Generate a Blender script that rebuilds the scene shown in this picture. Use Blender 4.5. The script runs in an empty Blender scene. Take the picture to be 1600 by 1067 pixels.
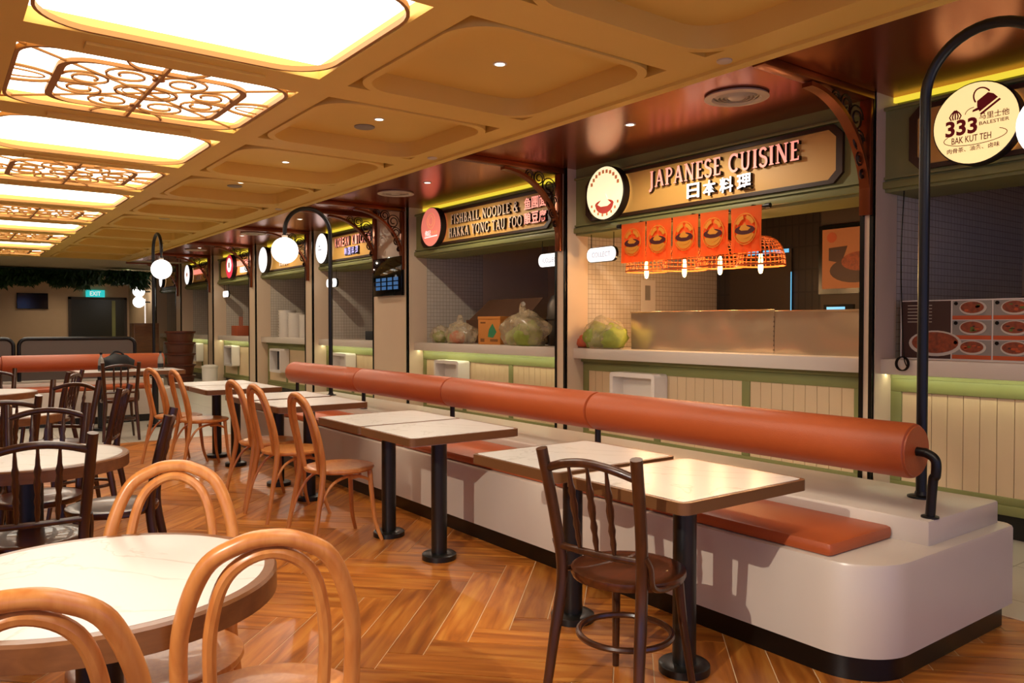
import bpy, bmesh, math, random
from mathutils import Vector, Matrix, noise
random.seed(7)
S = bpy.context.scene
C = S.collection
PI = math.pi

# ------------------------------------------------------------------ camera, world, lights, exposure
CAM = Vector((0, 0, 1.33)); YAW = math.radians(36.607); PITCH = math.radians(-1.19); FPX = 1225.0
cd = bpy.data.cameras.new('camera'); cam = bpy.data.objects.new('camera', cd); C.objects.link(cam)
cam.location = CAM; cam.rotation_euler = (PI / 2 + PITCH, 0, -YAW)
cd.sensor_width = 36.0; cd.lens = FPX * 36.0 / 1600.0; cd.clip_start = 0.05; cd.clip_end = 200
S.camera = cam

W = bpy.data.worlds.new('world'); S.world = W; W.use_nodes = True
W.node_tree.nodes['Background'].inputs[0].default_value = (0.40, 0.48, 1.0, 1)
W.node_tree.nodes['Background'].inputs[1].default_value = 0.65

S.view_settings.view_transform = 'Standard'; S.view_settings.look = 'None'
S.view_settings.exposure = 0.6; S.view_settings.gamma = 1.0; S.view_settings.use_curve_mapping = False
SKY_EMIT = 6.0      # luminous ceiling film
EM = 0.5            # emission scale at this exposure

def project(p):
    f = Vector((math.sin(YAW) * math.cos(PITCH), math.cos(YAW) * math.cos(PITCH), math.sin(PITCH)))
    r = Vector((math.cos(YAW), -math.sin(YAW), 0)); u = r.cross(f); v = Vector(p) - CAM; z = v.dot(f)
    if z < 0.05: return None
    return 800 + FPX * v.dot(r) / z, 533.5 - FPX * v.dot(u) / z, z

# ------------------------------------------------------------------ materials
def lin(h):
    h = h.lstrip('#'); o = []
    for i in (0, 2, 4):
        c = int(h[i:i + 2], 16) / 255; o.append(c / 12.92 if c <= 0.04045 else ((c + 0.055) / 1.055) ** 2.4)
    return (o[0], o[1], o[2], 1)
M = {}
def mat(name, col, rough=0.5, metal=0.0, spec=0.5, emit=0, ecol=None, var=0.0, vscale=6.0, bump=0.0, bscale=60.0, trans=0.0, alpha=1.0, coat=0.0):
    m = bpy.data.materials.new(name); m.use_nodes = True; nt = m.node_tree; b = nt.nodes['Principled BSDF']
    c = lin(col) if isinstance(col, str) else col
    b.inputs['Base Color'].default_value = c; b.inputs['Roughness'].default_value = rough
    b.inputs['Metallic'].default_value = metal; b.inputs['Specular IOR Level'].default_value = spec
    b.inputs['Transmission Weight'].default_value = trans; b.inputs['Alpha'].default_value = alpha
    b.inputs['Coat Weight'].default_value = coat
    if emit:
        b.inputs['Emission Color'].default_value = lin(ecol) if ecol else c; b.inputs['Emission Strength'].default_value = emit * EM
    tc = None
    if var or bump: tc = nt.nodes.new('ShaderNodeTexCoord')
    if var:
        n = nt.nodes.new('ShaderNodeTexNoise'); n.inputs['Scale'].default_value = vscale; n.inputs['Detail'].default_value = 5
        nt.links.new(tc.outputs['Object'], n.inputs['Vector'])
        mx = nt.nodes.new('ShaderNodeMix'); mx.data_type = 'RGBA'
        mx.inputs[6].default_value = tuple(x * (1 - var) for x in c[:3]) + (1,); mx.inputs[7].default_value = tuple(min(1, x * (1 + var)) for x in c[:3]) + (1,)
        nt.links.new(n.outputs['Fac'], mx.inputs[0]); nt.links.new(mx.outputs[2], b.inputs['Base Color'])
    if bump:
        n = nt.nodes.new('ShaderNodeTexNoise'); n.inputs['Scale'].default_value = bscale; n.inputs['Detail'].default_value = 4
        nt.links.new(tc.outputs['Object'], n.inputs['Vector'])
        bp = nt.nodes.new('ShaderNodeBump'); bp.inputs['Strength'].default_value = bump; bp.inputs['Distance'].default_value = 0.01
        nt.links.new(n.outputs['Fac'], bp.inputs['Height']); nt.links.new(bp.outputs['Normal'], b.inputs['Normal'])
    M[name] = m; return m

def ramp(nt, fac, stops):
    r = nt.nodes.new('ShaderNodeValToRGB'); e = r.color_ramp.elements
    while len(e) < len(stops): e.new(0.5)
    for k, (p, c) in enumerate(stops): e[k].position = p; e[k].color = lin(c) if isinstance(c, str) else c
    nt.links.new(fac, r.inputs[0]); return r.outputs[0]

def wood(name, c0, c1, rough=0.35, scale=1.0, axis=2, coat=0.0):
    m = bpy.data.materials.new(name); m.use_nodes = True; nt = m.node_tree; b = nt.nodes['Principled BSDF']
    tc = nt.nodes.new('ShaderNodeTexCoord'); mp = nt.nodes.new('ShaderNodeMapping')
    s = [14 * scale] * 3; s[axis] = 1.6 * scale; mp.inputs['Scale'].default_value = s
    nt.links.new(tc.outputs['Object'], mp.inputs['Vector'])
    n = nt.nodes.new('ShaderNodeTexNoise'); n.inputs['Scale'].default_value = 2.5; n.inputs['Detail'].default_value = 6; n.inputs['Distortion'].default_value = 0.6
    nt.links.new(mp.outputs[0], n.inputs['Vector'])
    nt.links.new(ramp(nt, n.outputs['Fac'], [(0.3, c0), (0.7, c1)]), b.inputs['Base Color'])
    b.inputs['Roughness'].default_value = rough; b.inputs['Coat Weight'].default_value = coat
    M[name] = m; return m

def plank_material():
    m = bpy.data.materials.new('floor_plank_wood'); m.use_nodes = True; nt = m.node_tree; b = nt.nodes['Principled BSDF']; L = nt.links
    oi = nt.nodes.new('ShaderNodeObjectInfo'); at = nt.nodes.new('ShaderNodeAttribute'); at.attribute_name = 'tint'
    ad = nt.nodes.new('ShaderNodeMath'); ad.operation = 'ADD'; L.new(oi.outputs['Random'], ad.inputs[0]); L.new(at.outputs['Fac'], ad.inputs[1])
    fr = nt.nodes.new('ShaderNodeMath'); fr.operation = 'FRACT'; L.new(ad.outputs[0], fr.inputs[0])
    uv = nt.nodes.new('ShaderNodeUVMap'); uv.uv_map = 'UVMap'
    off = nt.nodes.new('ShaderNodeCombineXYZ'); mu = nt.nodes.new('ShaderNodeMath'); mu.operation = 'MULTIPLY'; mu.inputs[1].default_value = 57.0
    L.new(fr.outputs[0], mu.inputs[0]); L.new(mu.outputs[0], off.inputs[0]); L.new(mu.outputs[0], off.inputs[1])
    va = nt.nodes.new('ShaderNodeVectorMath'); va.operation = 'ADD'; L.new(uv.outputs[0], va.inputs[0]); L.new(off.outputs[0], va.inputs[1])
    mp = nt.nodes.new('ShaderNodeMapping'); mp.inputs['Scale'].default_value = (1.6, 14, 1); L.new(va.outputs[0], mp.inputs['Vector'])
    n = nt.nodes.new('ShaderNodeTexNoise'); n.inputs['Scale'].default_value = 1.5; n.inputs['Detail'].default_value = 7; n.inputs['Distortion'].default_value = 0.5
    L.new(mp.outputs[0], n.inputs['Vector'])
    col = ramp(nt, n.outputs['Fac'], [(0.30, '#8A4A17'), (0.5, '#B36A26'), (0.72, '#CB8B3C')])
    base = ramp(nt, fr.outputs[0], [(0.0, (0.72, 0.68, 0.62, 1)), (0.5, (1, 1, 1, 1)), (1.0, (1.12, 1.08, 1.0, 1))])
    mx = nt.nodes.new('ShaderNodeMix'); mx.data_type = 'RGBA'; mx.blend_type = 'MULTIPLY'; mx.inputs[0].default_value = 1.0
    L.new(col, mx.inputs[6]); L.new(base, mx.inputs[7]); L.new(mx.outputs[2], b.inputs['Base Color'])
    b.inputs['Roughness'].default_value = 0.32; M['plank'] = m

def tile_material(name, c, joint, w, h, rough=0.25, offset=0.0, mortar=0.04):
    m = bpy.data.materials.new(name); m.use_nodes = True; nt = m.node_tree; b = nt.nodes['Principled BSDF']
    uv = nt.nodes.new('ShaderNodeUVMap'); uv.uv_map = 'UVMap'
    br = nt.nodes.new('ShaderNodeTexBrick'); br.offset = offset; br.inputs['Scale'].default_value = 1.0
    br.inputs['Brick Width'].default_value = w; br.inputs['Row Height'].default_value = h; br.inputs['Mortar Size'].default_value = mortar * h
    br.inputs['Color1'].default_value = lin(c); br.inputs['Color2'].default_value = tuple(x * 0.93 for x in lin(c)[:3]) + (1,); br.inputs['Mortar'].default_value = lin(joint)
    nt.links.new(uv.outputs[0], br.inputs['Vector']); nt.links.new(br.outputs['Color'], b.inputs['Base Color'])
    bp = nt.nodes.new('ShaderNodeBump'); bp.inputs['Strength'].default_value = 0.4; bp.inputs['Distance'].default_value = 0.002; bp.invert = True
    nt.links.new(br.outputs['Fac'], bp.inputs['Height']); nt.links.new(bp.outputs['Normal'], b.inputs['Normal'])
    b.inputs['Roughness'].default_value = rough; M[name] = m

def marble_material():
    m = bpy.data.materials.new('white_marble'); m.use_nodes = True; nt = m.node_tree; b = nt.nodes['Principled BSDF']
    tc = nt.nodes.new('ShaderNodeTexCoord'); n = nt.nodes.new('ShaderNodeTexNoise'); n.inputs['Scale'].default_value = 1.8; n.inputs['Detail'].default_value = 8; n.inputs['Distortion'].default_value = 1.4
    nt.links.new(tc.outputs['Object'], n.inputs['Vector'])
    nt.links.new(ramp(nt, n.outputs['Fac'], [(0.0, '#D9D6CF'), (0.485, '#D8D4CC'), (0.5, '#C6C0B6'), (0.515, '#D8D4CC'), (1.0, '#DAD7D0')]), b.inputs['Base Color'])
    b.inputs['Roughness'].default_value = 0.27; M['marble'] = m

plank_material(); marble_material()
tile_material('tile_white', '#D2C6B2', '#A29480', 0.05, 0.05, 0.25, 0.0, 0.05)
tile_material('tile_dark', '#2A211B', '#1A1410', 0.08, 0.24, 0.4)
tile_material('tile_floor', '#B9B2A2', '#8F8776', 0.6, 0.6, 0.35, 0.0, 0.008)
mat('grout', '#E0C49A', 0.8)
wood('bent_beech', '#BC7034', '#D48E4A', 0.32, 1.0, 2, 0.2)
wood('walnut', '#2E170B', '#4A2712', 0.3, 1.0, 2, 0.3)
wood('walnut_seat', '#3A1B0B', '#54280F', 0.3, 1.0, 0, 0.3)
wood('table_edge', '#6A3F20', '#80502B', 0.3, 1.0, 0, 0.2)
mat('bronze_edge', '#7A5230', 0.35, 0.35, var=0.1)
mat('black_metal', '#0E0D0C', 0.38, 0.2)
mat('black_base', '#15130F', 0.35)
mat('bench_white', '#CDBFAE', 0.28, var=0.03)
mat('plinth_black', '#0B0A08', 0.3)
mat('leather', '#AA5024', 0.42, var=0.08, vscale=3, bump=0.12, bscale=180)
mat('tan', '#E3BA5C', 0.65, var=0.04, vscale=2)
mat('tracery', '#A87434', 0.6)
mat('copper', '#AA562C', 0.24, 0.85, var=0.1, vscale=2, bump=0.03, bscale=8)
mat('copper_bar', '#844420', 0.3, 0.7)
mat('scroll_iron', '#2A160C', 0.4, 0.5)
mat('film', (1, 1, 1, 1), 0.6, emit=SKY_EMIT, ecol='#FFF6E4')
mat('pillar_beige', '#D8BE9E', 0.5, var=0.03)
mat('trim_black', '#12120F', 0.25, 0.3)
mat('sage', '#84854E', 0.5, var=0.08)
mat('board_cream', '#DCC096', 0.55, var=0.05, vscale=3)
mat('quartz', '#D6C9B8', 0.3)
mat('sign_tan', '#E2B05C', 0.5)
mat('sign_brown', '#3C2410', 0.45)
mat('letter_side', '#1A0E08', 0.5)
mat('letter_pink', '#F4A090', 0.5, emit=1.1, ecol='#FF9A86')
mat('letter_white', '#FFFFFF', 0.5, emit=1.6, ecol='#FFF2EC')
mat('letter_cream', '#E8CDB0', 0.4)
mat('letter_blue', '#A9A6E0', 0.5, emit=0.7, ecol='#9C98DC')
mat('logo_cream', '#FFF0C0', 0.5, emit=1.25, ecol='#FFF0BE')
mat('logo_yellow', '#FFE49C', 0.5, emit=1.25, ecol='#FFDF9A')
mat('logo_coral', '#F08672', 0.5, emit=0.85, ecol='#F58672')
mat('logo_white', '#FFFFFF', 0.5, emit=1.25, ecol='#FFFFFF')
mat('logo_red', '#D8304A', 0.5, emit=0.8, ecol='#DC3C50')
mat('print_maroon', '#6E1216', 0.6, emit=0.35, ecol='#701418')
mat('print_red', '#D85040', 0.6, emit=0.4, ecol='#E05040')
mat('print_orange', '#E08858', 0.6, emit=0.5, ecol='#E08858')
mat('print_gold', '#E5AA80', 0.6, emit=0.7, ecol='#EBA070')
mat('print_white', '#FFFFFF', 0.6, emit=1.0, ecol='#FFF4EC')
mat('print_black', '#1A1512', 0.6)
mat('print_grey', '#B4B8C4', 0.6, emit=0.55, ecol='#C4C8D6')
mat('led_yellow', '#D8C83C', 0.5, emit=1.5, ecol='#E0C838')
mat('led_green', '#F2F4CC', 0.5, emit=26, ecol='#F2F4CC')
mat('globe', '#FFFFFF', 0.4, emit=3.0, ecol='#FFFDF8')
mat('noren', '#E8742A', 0.8, var=0.06, vscale=4)
mat('noren_gold', '#D98A1E', 0.8)
mat('noren_maroon', '#4A0C08', 0.8)
mat('rattan', '#C86A28', 0.6)
mat('bulb', '#FFE2A8', 0.3, emit=14, ecol='#FFC880')
mat('steel', '#E4CDA8', 0.2, 0.7, var=0.08, vscale=2)
mat('steel_dull', '#6E655A', 0.35, 0.8)
mat('carton', '#5A3A22', 0.8, var=0.1)
mat('carton_orange', '#C27A2E', 0.75, var=0.06)
mat('carton_print', '#2E7A4C', 0.7)
mat('carton_text', '#7A4A12', 0.7)
mat('cabbage', '#8E9A3A', 0.6, var=0.35, vscale=14, bump=0.4, bscale=30)
mat('tomato', '#C25A34', 0.5, var=0.2, vscale=12)
mat('screen_black', '#05060A', 0.06)
mat('screen_blue', '#2A6CB0', 0.4, emit=0.35, ecol='#2F74B8')
mat('screen_white', '#C8CDD2', 0.4, emit=0.5, ecol='#C6CCD0')
mat('wall_beige', '#CBAA84', 0.7, var=0.04)
mat('wall_dark', '#3A2E22', 0.6)
mat('door_dark', '#2C2A1C', 0.3)
mat('ceiling_white', '#C8B48C', 0.7)
mat('exit_cyan', '#30D8D8', 0.5, emit=1.0, ecol='#2FD0D0')
mat('leaf', '#1E420C', 0.6, var=0.5, vscale=9)
mat('downlight', '#FFFFFF', 0.4, emit=9, ecol='#FFF0DC')
mat('white_paint', '#E2DACE', 0.4)
mat('white_metal', '#C9B8A2', 0.4, 0.1)
mat('grey_disc', '#8E8478', 0.6)
mat('niche_white', '#E2D8CC', 0.35)
mat('bin_brown', '#54240F', 0.4, var=0.1)
mat('paper', '#D8CFC0', 0.8)
mat('menu_dark', '#3A1A0C', 0.5)
mat('menu_grey', '#8C8478', 0.5, var=0.3, vscale=5)
mat('menu_orange', '#C0501A', 0.5)
mat('menu_food', '#8A3C16', 0.5, var=0.95, vscale=38)
mat('menu_green', '#5A6A1C', 0.5, var=0.4, vscale=60)
mat('menu_bowl', '#C8BCA8', 0.5)
mat('poster_tan', '#A87048', 0.6)
mat('blue_lit', '#66B8E8', 0.5, emit=1.2, ecol='#66BCEC')
mat('rail_mesh', '#5C5046', 0.6)
mat('bottle_clear', '#C8C4BC', 0.15, trans=0.6)
mat('cloth_black', '#0C0B0C', 0.7)
mat('red_plastic', '#C01C10', 0.4)
mat('terracotta', '#A8502A', 0.6)
def bag_material():
    m = bpy.data.materials.new('clear_bag'); m.use_nodes = True; nt = m.node_tree
    b = nt.nodes['Principled BSDF']; b.inputs['Base Color'].default_value = lin('#D0BC94'); b.inputs['Roughness'].default_value = 0.22
    t = nt.nodes.new('ShaderNodeBsdfTransparent'); mx = nt.nodes.new('ShaderNodeMixShader'); tc = nt.nodes.new('ShaderNodeTexCoord')
    n = nt.nodes.new('ShaderNodeTexNoise'); n.inputs['Scale'].default_value = 9; n.inputs['Detail'].default_value = 5; nt.links.new(tc.outputs['Object'], n.inputs['Vector'])
    r = ramp(nt, n.outputs['Fac'], [(0.36, (0.22, 0.22, 0.22, 1)), (0.68, (0.62, 0.62, 0.62, 1))])
    nt.links.new(r, mx.inputs[0]); nt.links.new(t.outputs[0], mx.inputs[1]); nt.links.new(b.outputs[0], mx.inputs[2])
    nt.links.new(mx.outputs[0], nt.nodes['Material Output'].inputs['Surface']); M['bag'] = m
bag_material()
def translucent(name, col, fac=0.5):
    m = M[name]; nt = m.node_tree; t = nt.nodes.new('ShaderNodeBsdfTranslucent'); t.inputs[0].default_value = lin(col); mx = nt.nodes.new('ShaderNodeMixShader'); mx.inputs[0].default_value = fac
    nt.links.new(nt.nodes['Principled BSDF'].outputs[0], mx.inputs[1]); nt.links.new(t.outputs[0], mx.inputs[2]); nt.links.new(mx.outputs[0], nt.nodes['Material Output'].inputs['Surface'])
translucent('noren', '#FF9038', .5)

# ------------------------------------------------------------------ geometry helpers
def tagp(o, label=None, cat=None, group=None, kind=None):
    if label: o['label'] = label
    if cat: o['category'] = cat
    if group: o['group'] = group
    if kind: o['kind'] = kind
    return o
def thing(name, label, cat, loc=(0, 0, 0), rz=0.0, group=None, kind=None):
    o = bpy.data.objects.new(name, None); C.objects.link(o); o.location = loc; o.rotation_euler = (0, 0, rz); o.empty_display_size = 0.1
    return tagp(o, label, cat, group, kind)
class MB:
    def __init__(s): s.v = []; s.f = []; s.uv = None
    def add(s, vs, fs):
        b = len(s.v); s.v += [tuple(x) for x in vs]; s.f += [tuple(i + b for i in f) for f in fs]; return s
    def box(s, x0, x1, y0, y1, z0, z1):
        return s.add([(x0, y0, z0), (x1, y0, z0), (x1, y1, z0), (x0, y1, z0), (x0, y0, z1), (x1, y0, z1), (x1, y1, z1), (x0, y1, z1)],
                     [(0, 3, 2, 1), (4, 5, 6, 7), (0, 1, 5, 4), (1, 2, 6, 5), (2, 3, 7, 6), (3, 0, 4, 7)])
    def prism(s, poly, fn, d0, d1):
        """poly: list of (a,b) counter-clockwise; fn(a,b,d)->point; extruded from d0 to d1"""
        n = len(poly); vs = [fn(a, b, d0) for a, b in poly] + [fn(a, b, d1) for a, b in poly]
        return s.add(vs, [tuple(range(n - 1, -1, -1)), tuple(range(n, 2 * n))] + [(i, (i + 1) % n, n + (i + 1) % n, n + i) for i in range(n)])
    def ring(s, outer, inner, fn, d0, d1):
        n = len(outer); vs = []
        for d in (d0, d1): vs += [fn(a, b, d) for a, b in outer] + [fn(a, b, d) for a, b in inner]
        fs = []
        for i in range(n):
            j = (i + 1) % n
            fs += [(i, n + i, n + j, j), (2 * n + i, 2 * n + j, 3 * n + j, 3 * n + i), (i, j, 2 * n + j, 2 * n + i), (n + i, 3 * n + i, 3 * n + j, n + j)]
        return s.add(vs, fs)
    def tube(s, pts, r, n=8, closed=False, flat=1.0):
        pts = [Vector(p) for p in pts]; k = len(pts); rs = r if isinstance(r, (list, tuple)) else [r] * k
        tan = []
        for i in range(k):
            a = pts[(i - 1) % k] if (closed or i > 0) else pts[i]; b = pts[(i + 1) % k] if (closed or i < k - 1) else pts[i]
            t = (b - a); tan.append(t.normalized() if t.length > 1e-9 else Vector((0, 0, 1)))
        up = Vector((0, 0, 1)) if abs(tan[0].z) < 0.9 else Vector((1, 0, 0)); nrm = (up - tan[0] * up.dot(tan[0])).normalized()
        vs = []
        for i in range(k):
            nrm = (nrm - tan[i] * nrm.dot(tan[i])); nrm = nrm.normalized() if nrm.length > 1e-6 else tan[i].orthogonal().normalized()
            bi = tan[i].cross(nrm)
            for j in range(n):
                a = 2 * PI * j / n; vs.append(pts[i] + (nrm * math.cos(a) * flat + bi * math.sin(a)) * rs[i])
        fs = []
        for i in range(k if closed else k - 1):
            for j in range(n):
                a = i * n + j; b2 = i * n + (j + 1) % n; i2 = (i + 1) % k
                fs.append((a, b2, i2 * n + (j + 1) % n, i2 * n + j))
        if not closed: fs += [tuple(range(n - 1, -1, -1)), tuple((k - 1) * n + j for j in range(n))]
        return s.add(vs, fs)
    def lathe(s, prof, c=(0, 0, 0), n=24, axis='z', cap=True):
        vs = []; k = len(prof)
        for r, h in prof:
            for j in range(n):
                a = 2 * PI * j / n; x, y = r * math.cos(a), r * math.sin(a)
                p = (x, y, h) if axis == 'z' else ((h, x, y) if axis == 'x' else (y, h, x))
                vs.append((c[0] + p[0], c[1] + p[1], c[2] + p[2]))
        fs = [(i * n + j, i * n + (j + 1) % n, (i + 1) * n + (j + 1) % n, (i + 1) * n + j) for i in range(k - 1) for j in range(n)]
        if cap: fs += [tuple(range(n - 1, -1, -1)), tuple((k - 1) * n + j for j in range(n))]
        return s.add(vs, fs)
    def build(s, name, m, parent=None, smooth=False, bevel=0.0, segs=2, fix=False):
        me = bpy.data.meshes.new(name); me.from_pydata(s.v, [], s.f)
        if bevel or fix:
            bm = bmesh.new(); bm.from_mesh(me)
            if fix: bmesh.ops.recalc_face_normals(bm, faces=bm.faces)
            if bevel: bmesh.ops.bevel(bm, geom=list(bm.edges), offset=bevel, segments=segs, affect='EDGES', profile=0.5)
            bm.to_mesh(me); bm.free()
        me.materials.append(M[m] if isinstance(m, str) else m)
        if smooth:
            me.polygons.foreach_set('use_smooth', [True] * len(me.polygons))
            try: me.set_sharp_from_angle(angle=math.radians(40))
            except Exception: pass
        me.update()
        o = bpy.data.objects.new(name, me); C.objects.link(o)
        if parent is not None: o.parent = parent
        return o
def box(name, m, x0, x1, y0, y1, z0, z1, parent=None, bevel=0.0, smooth=False):
    return MB().box(x0, x1, y0, y1, z0, z1).build(name, m, parent, smooth or bevel > 0, bevel)
def struct(o, kind='structure'): o['kind'] = kind; return o
def copy_tree(o, parent=None):
    c = o.copy(); C.objects.link(c); c.parent = parent
    for ch in list(o.children): copy_tree(ch, c)
    return c
def spline(P, n=8, closed=False):
    P = [Vector(p) for p in P]; out = []; k = len(P)
    for i in range(k if closed else k - 1):
        if closed: a, b, c, d = P[(i - 1) % k], P[i], P[(i + 1) % k], P[(i + 2) % k]
        else: a, b, c, d = P[max(i - 1, 0)], P[i], P[i + 1], P[min(i + 2, k - 1)]
        for j in range(n):
            t = j / n; out.append(0.5 * ((2 * b) + (c - a) * t + (2 * a - 5 * b + 4 * c - d) * t * t + (3 * b - a - 3 * c + d) * t ** 3))
    if not closed: out.append(P[-1])
    return out
def rrect(a0, a1, b0, b1, r, n=8):
    out = []
    for cx, cy, s in ((a1 - r, b0 + r, -PI / 2), (a1 - r, b1 - r, 0), (a0 + r, b1 - r, PI / 2), (a0 + r, b0 + r, PI)):
        for i in range(n + 1): t = s + PI / 2 * i / n; out.append((cx + r * math.cos(t), cy + r * math.sin(t)))
    return out
def circ(ca, cb, r, n=32, rb=None): return [(ca + r * math.cos(2 * PI * i / n), cb + (rb or r) * math.sin(2 * PI * i / n)) for i in range(n)]
def notch(a0, a1, b0, b1, c):
    return [(a0 + c, b0), (a1 - c, b0), (a1, b0 + c), (a1, b1 - c), (a1 - c, b1), (a0 + c, b1), (a0, b1 - c), (a0, b0 + c)]
FZ = lambda a, b, d: (a, b, d)                    # plan polygon, extruded in z
def FX(x): return lambda a, b, d: (x - d, -a, b)  # wall facing -x: a runs along -y (rightwards for the viewer), b up, d towards the viewer

# text: default font (with its built-in fallbacks), turned into mesh; laid on a wall that faces -x
def text_mesh(body, size, depth):
    cu = bpy.data.curves.new('text', 'FONT'); cu.body = body; cu.size = size; cu.extrude = depth / 2; cu.align_x = 'CENTER'; cu.align_y = 'CENTER'; cu.resolution_u = 3; cu.offset = 0.035 if body == '333' else (0.022 if any(ord(c) > 9000 for c in body) and len(body) == 1 else 0.006)
    o = bpy.data.objects.new('text', cu); C.objects.link(o); dg = bpy.context.evaluated_depsgraph_get(); dg.update()
    me = bpy.data.meshes.new_from_object(o.evaluated_get(dg)); bpy.data.objects.remove(o); bpy.data.curves.remove(cu); return me
def fit_mesh(me, w, h):
    xs = [v.co.x for v in me.vertices]; ys = [v.co.y for v in me.vertices]
    if not xs: return
    sx = w / max(1e-6, max(xs) - min(xs)) if w else None; sy = h / max(1e-6, max(ys) - min(ys)); sx = sx or sy
    cx, cy = (max(xs) + min(xs)) / 2, (max(ys) + min(ys)) / 2
    for v in me.vertices: v.co = ((v.co.x - cx) * sx, (v.co.y - cy) * sy, v.co.z)
WALL_ROT = Matrix(((0, 0, -1), (-1, 0, 0), (0, 1, 0)))
def wall_text(name, body, m, x, y, z, w, h, depth, parent, side=None):
    me = text_mesh(body, 1.0, depth); fit_mesh(me, w, h); me.name = name
    me.materials.append(M[m])
    if side:
        me.materials.append(M[side])
        for p in me.polygons: p.material_index = 0 if p.normal.z > 0.7 else 1
    o = bpy.data.objects.new(name, me); C.objects.link(o); o.parent = parent
    o.matrix_local = Matrix.Translation((x - depth / 2, y, z)) @ WALL_ROT.to_4x4(); return o

# stroke lettering with thick stems, thin bars and serifs (unit height 1)
def letters_strokes():
    G = {}
    K, T = 0.17, 0.09
    def arc(cx, cy, rx, ry, a0, a1, n=10): return [(cx + rx * math.cos(math.radians(a0 + (a1 - a0) * i / n)), cy + ry * math.sin(math.radians(a0 + (a1 - a0) * i / n))) for i in range(n + 1)]
    def st(x): return [([(x, 0), (x, 1)], K), ([(x - .15, .03), (x + .15, .03)], .06), ([(x - .15, .97), (x + .15, .97)], .06)]
    G['I'] = (.34, st(.17)); G['J'] = (.42, [([(.25, 1), (.25, 0), (.16, -.16), (.02, -.2)], K), ([(.1, .97), (.4, .97)], .06)])
    G['A'] = (.78, [([(.12, 0), (.39, 1)], T), ([(.39, 1), (.66, 0)], K), ([(.2, .34), (.58, .34)], T), ([(.0, .03), (.24, .03)], .06), ([(.53, .03), (.78, .03)], .06)])
    G['P'] = (.6, st(.17) + [(arc(.3, .73, .25, .24, 90, -90), .12), ([(.17, .97), (.3, .97)], T), ([(.17, .49), (.3, .49)], T)])
    G['N'] = (.8, [([(.14, 0), (.14, 1)], T), ([(.14, 1), (.66, 0)], K), ([(.66, 0), (.66, 1)], T), ([(0, .97), (.2, .97)], .06), ([(.54, .97), (.8, .97)], .06), ([(.02, .03), (.27, .03)], .06)])
    G['E'] = (.58, st(.17) + [([(.17, .96), (.52, .96)], T), ([(.17, .52), (.44, .52)], T), ([(.17, .04), (.54, .04)], T), ([(.52, 1), (.52, .82)], .06), ([(.54, 0), (.54, .2)], .06)])
    G['F'] = (.55, st(.17) + [([(.17, .96), (.52, .96)], T), ([(.17, .52), (.44, .52)], T), ([(.52, 1), (.52, .8)], .06)])
    G['L'] = (.55, st(.17) + [([(.17, .04), (.52, .04)], T), ([(.52, 0), (.52, .22)], .06)])
    G['S'] = (.54, [(arc(.27, .75, .2, .22, 20, 270, 10) + arc(.27, .26, .22, .25, 90, -160, 10), .14)])
    G['C'] = (.72, [(arc(.4, .5, .33, .46, 45, 315, 16), .14), ([(.64, .98), (.64, .74)], .06)])
    G['G'] = (.78, [(arc(.4, .5, .33, .46, 45, 320, 16), .14), ([(.66, .1), (.66, .45)], .14), ([(.54, .45), (.78, .45)], .06)])
    G['O'] = (.8, [(arc(.4, .5, .32, .46, 0, 360, 22), .14)])
    G['U'] = (.76, [([(.16, 1), (.16, .35)] + arc(.37, .3, .21, .27, 180, 360, 8) + [(.6, 1)], .13), ([(.02, .97), (.3, .97)], .06), ([(.48, .97), (.72, .97)], .06)])
    G['H'] = (.78, st(.17) + st(.61) + [([(.17, .5), (.61, .5)], T)])
    G['B'] = (.62, st(.17) + [(arc(.3, .74, .2, .23, 90, -90), .12), (arc(.3, .27, .25, .24, 90, -90), .12), ([(.17, .97), (.3, .97)], T), ([(.17, .51), (.3, .51)], T), ([(.17, .03), (.3, .03)], T)])
    G['D'] = (.76, st(.17) + [(arc(.28, .5, .38, .47, 90, -90, 12), .14), ([(.17, .97), (.28, .97)], T), ([(.17, .03), (.28, .03)], T)])
    G['K'] = (.74, st(.17) + [([(.2, .42), (.6, .97)], T), ([(.3, .56), (.64, .02)], K), ([(.48, .97), (.72, .97)], .06)])
    G['T'] = (.66, st(.33) + [([(.03, .96), (.63, .96)], T), ([(.04, 1), (.04, .78)], .06), ([(.62, 1), (.62, .78)], .06)])
    G['Y'] = (.72, [([(.1, 1), (.36, .48)], K), ([(.36, .48), (.62, 1)], T), ([(.36, .5), (.36, 0)], K), ([(0, .97), (.24, .97)], .06), ([(.5, .97), (.72, .97)], .06), ([(.22, .03), (.5, .03)], .06)])
    G['R'] = (.68, G['P'][1] + [([(.32, .5), (.62, 0)], K)])
    G['&'] = (.8, [(arc(.36, .78, .15, .18, 0, 360, 12), .1), (arc(.3, .27, .24, .25, 60, 330, 12), .13), ([(.24, .68), (.72, .02)], K), ([(.52, .1), (.68, .46)], T)])
    return G
GL = letters_strokes()
def stroke_poly(mb, pts, w, fn, d):
    """thick polyline -> joined quads of depth d"""
    P = [Vector((a, b)) for a, b in pts]; n = len(P); Lf = []; Rt = []
    for i in range(n):
        t = (P[min(i + 1, n - 1)] - P[max(i - 1, 0)]).normalized(); nn = Vector((-t.y, t.x)) * w / 2
        Lf.append(P[i] + nn); Rt.append(P[i] - nn)
    for i in range(n - 1):
        q = [Rt[i], Rt[i + 1], Lf[i + 1], Lf[i]]; mb.prism([(p.x, p.y) for p in q], fn, 0, d)
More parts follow.
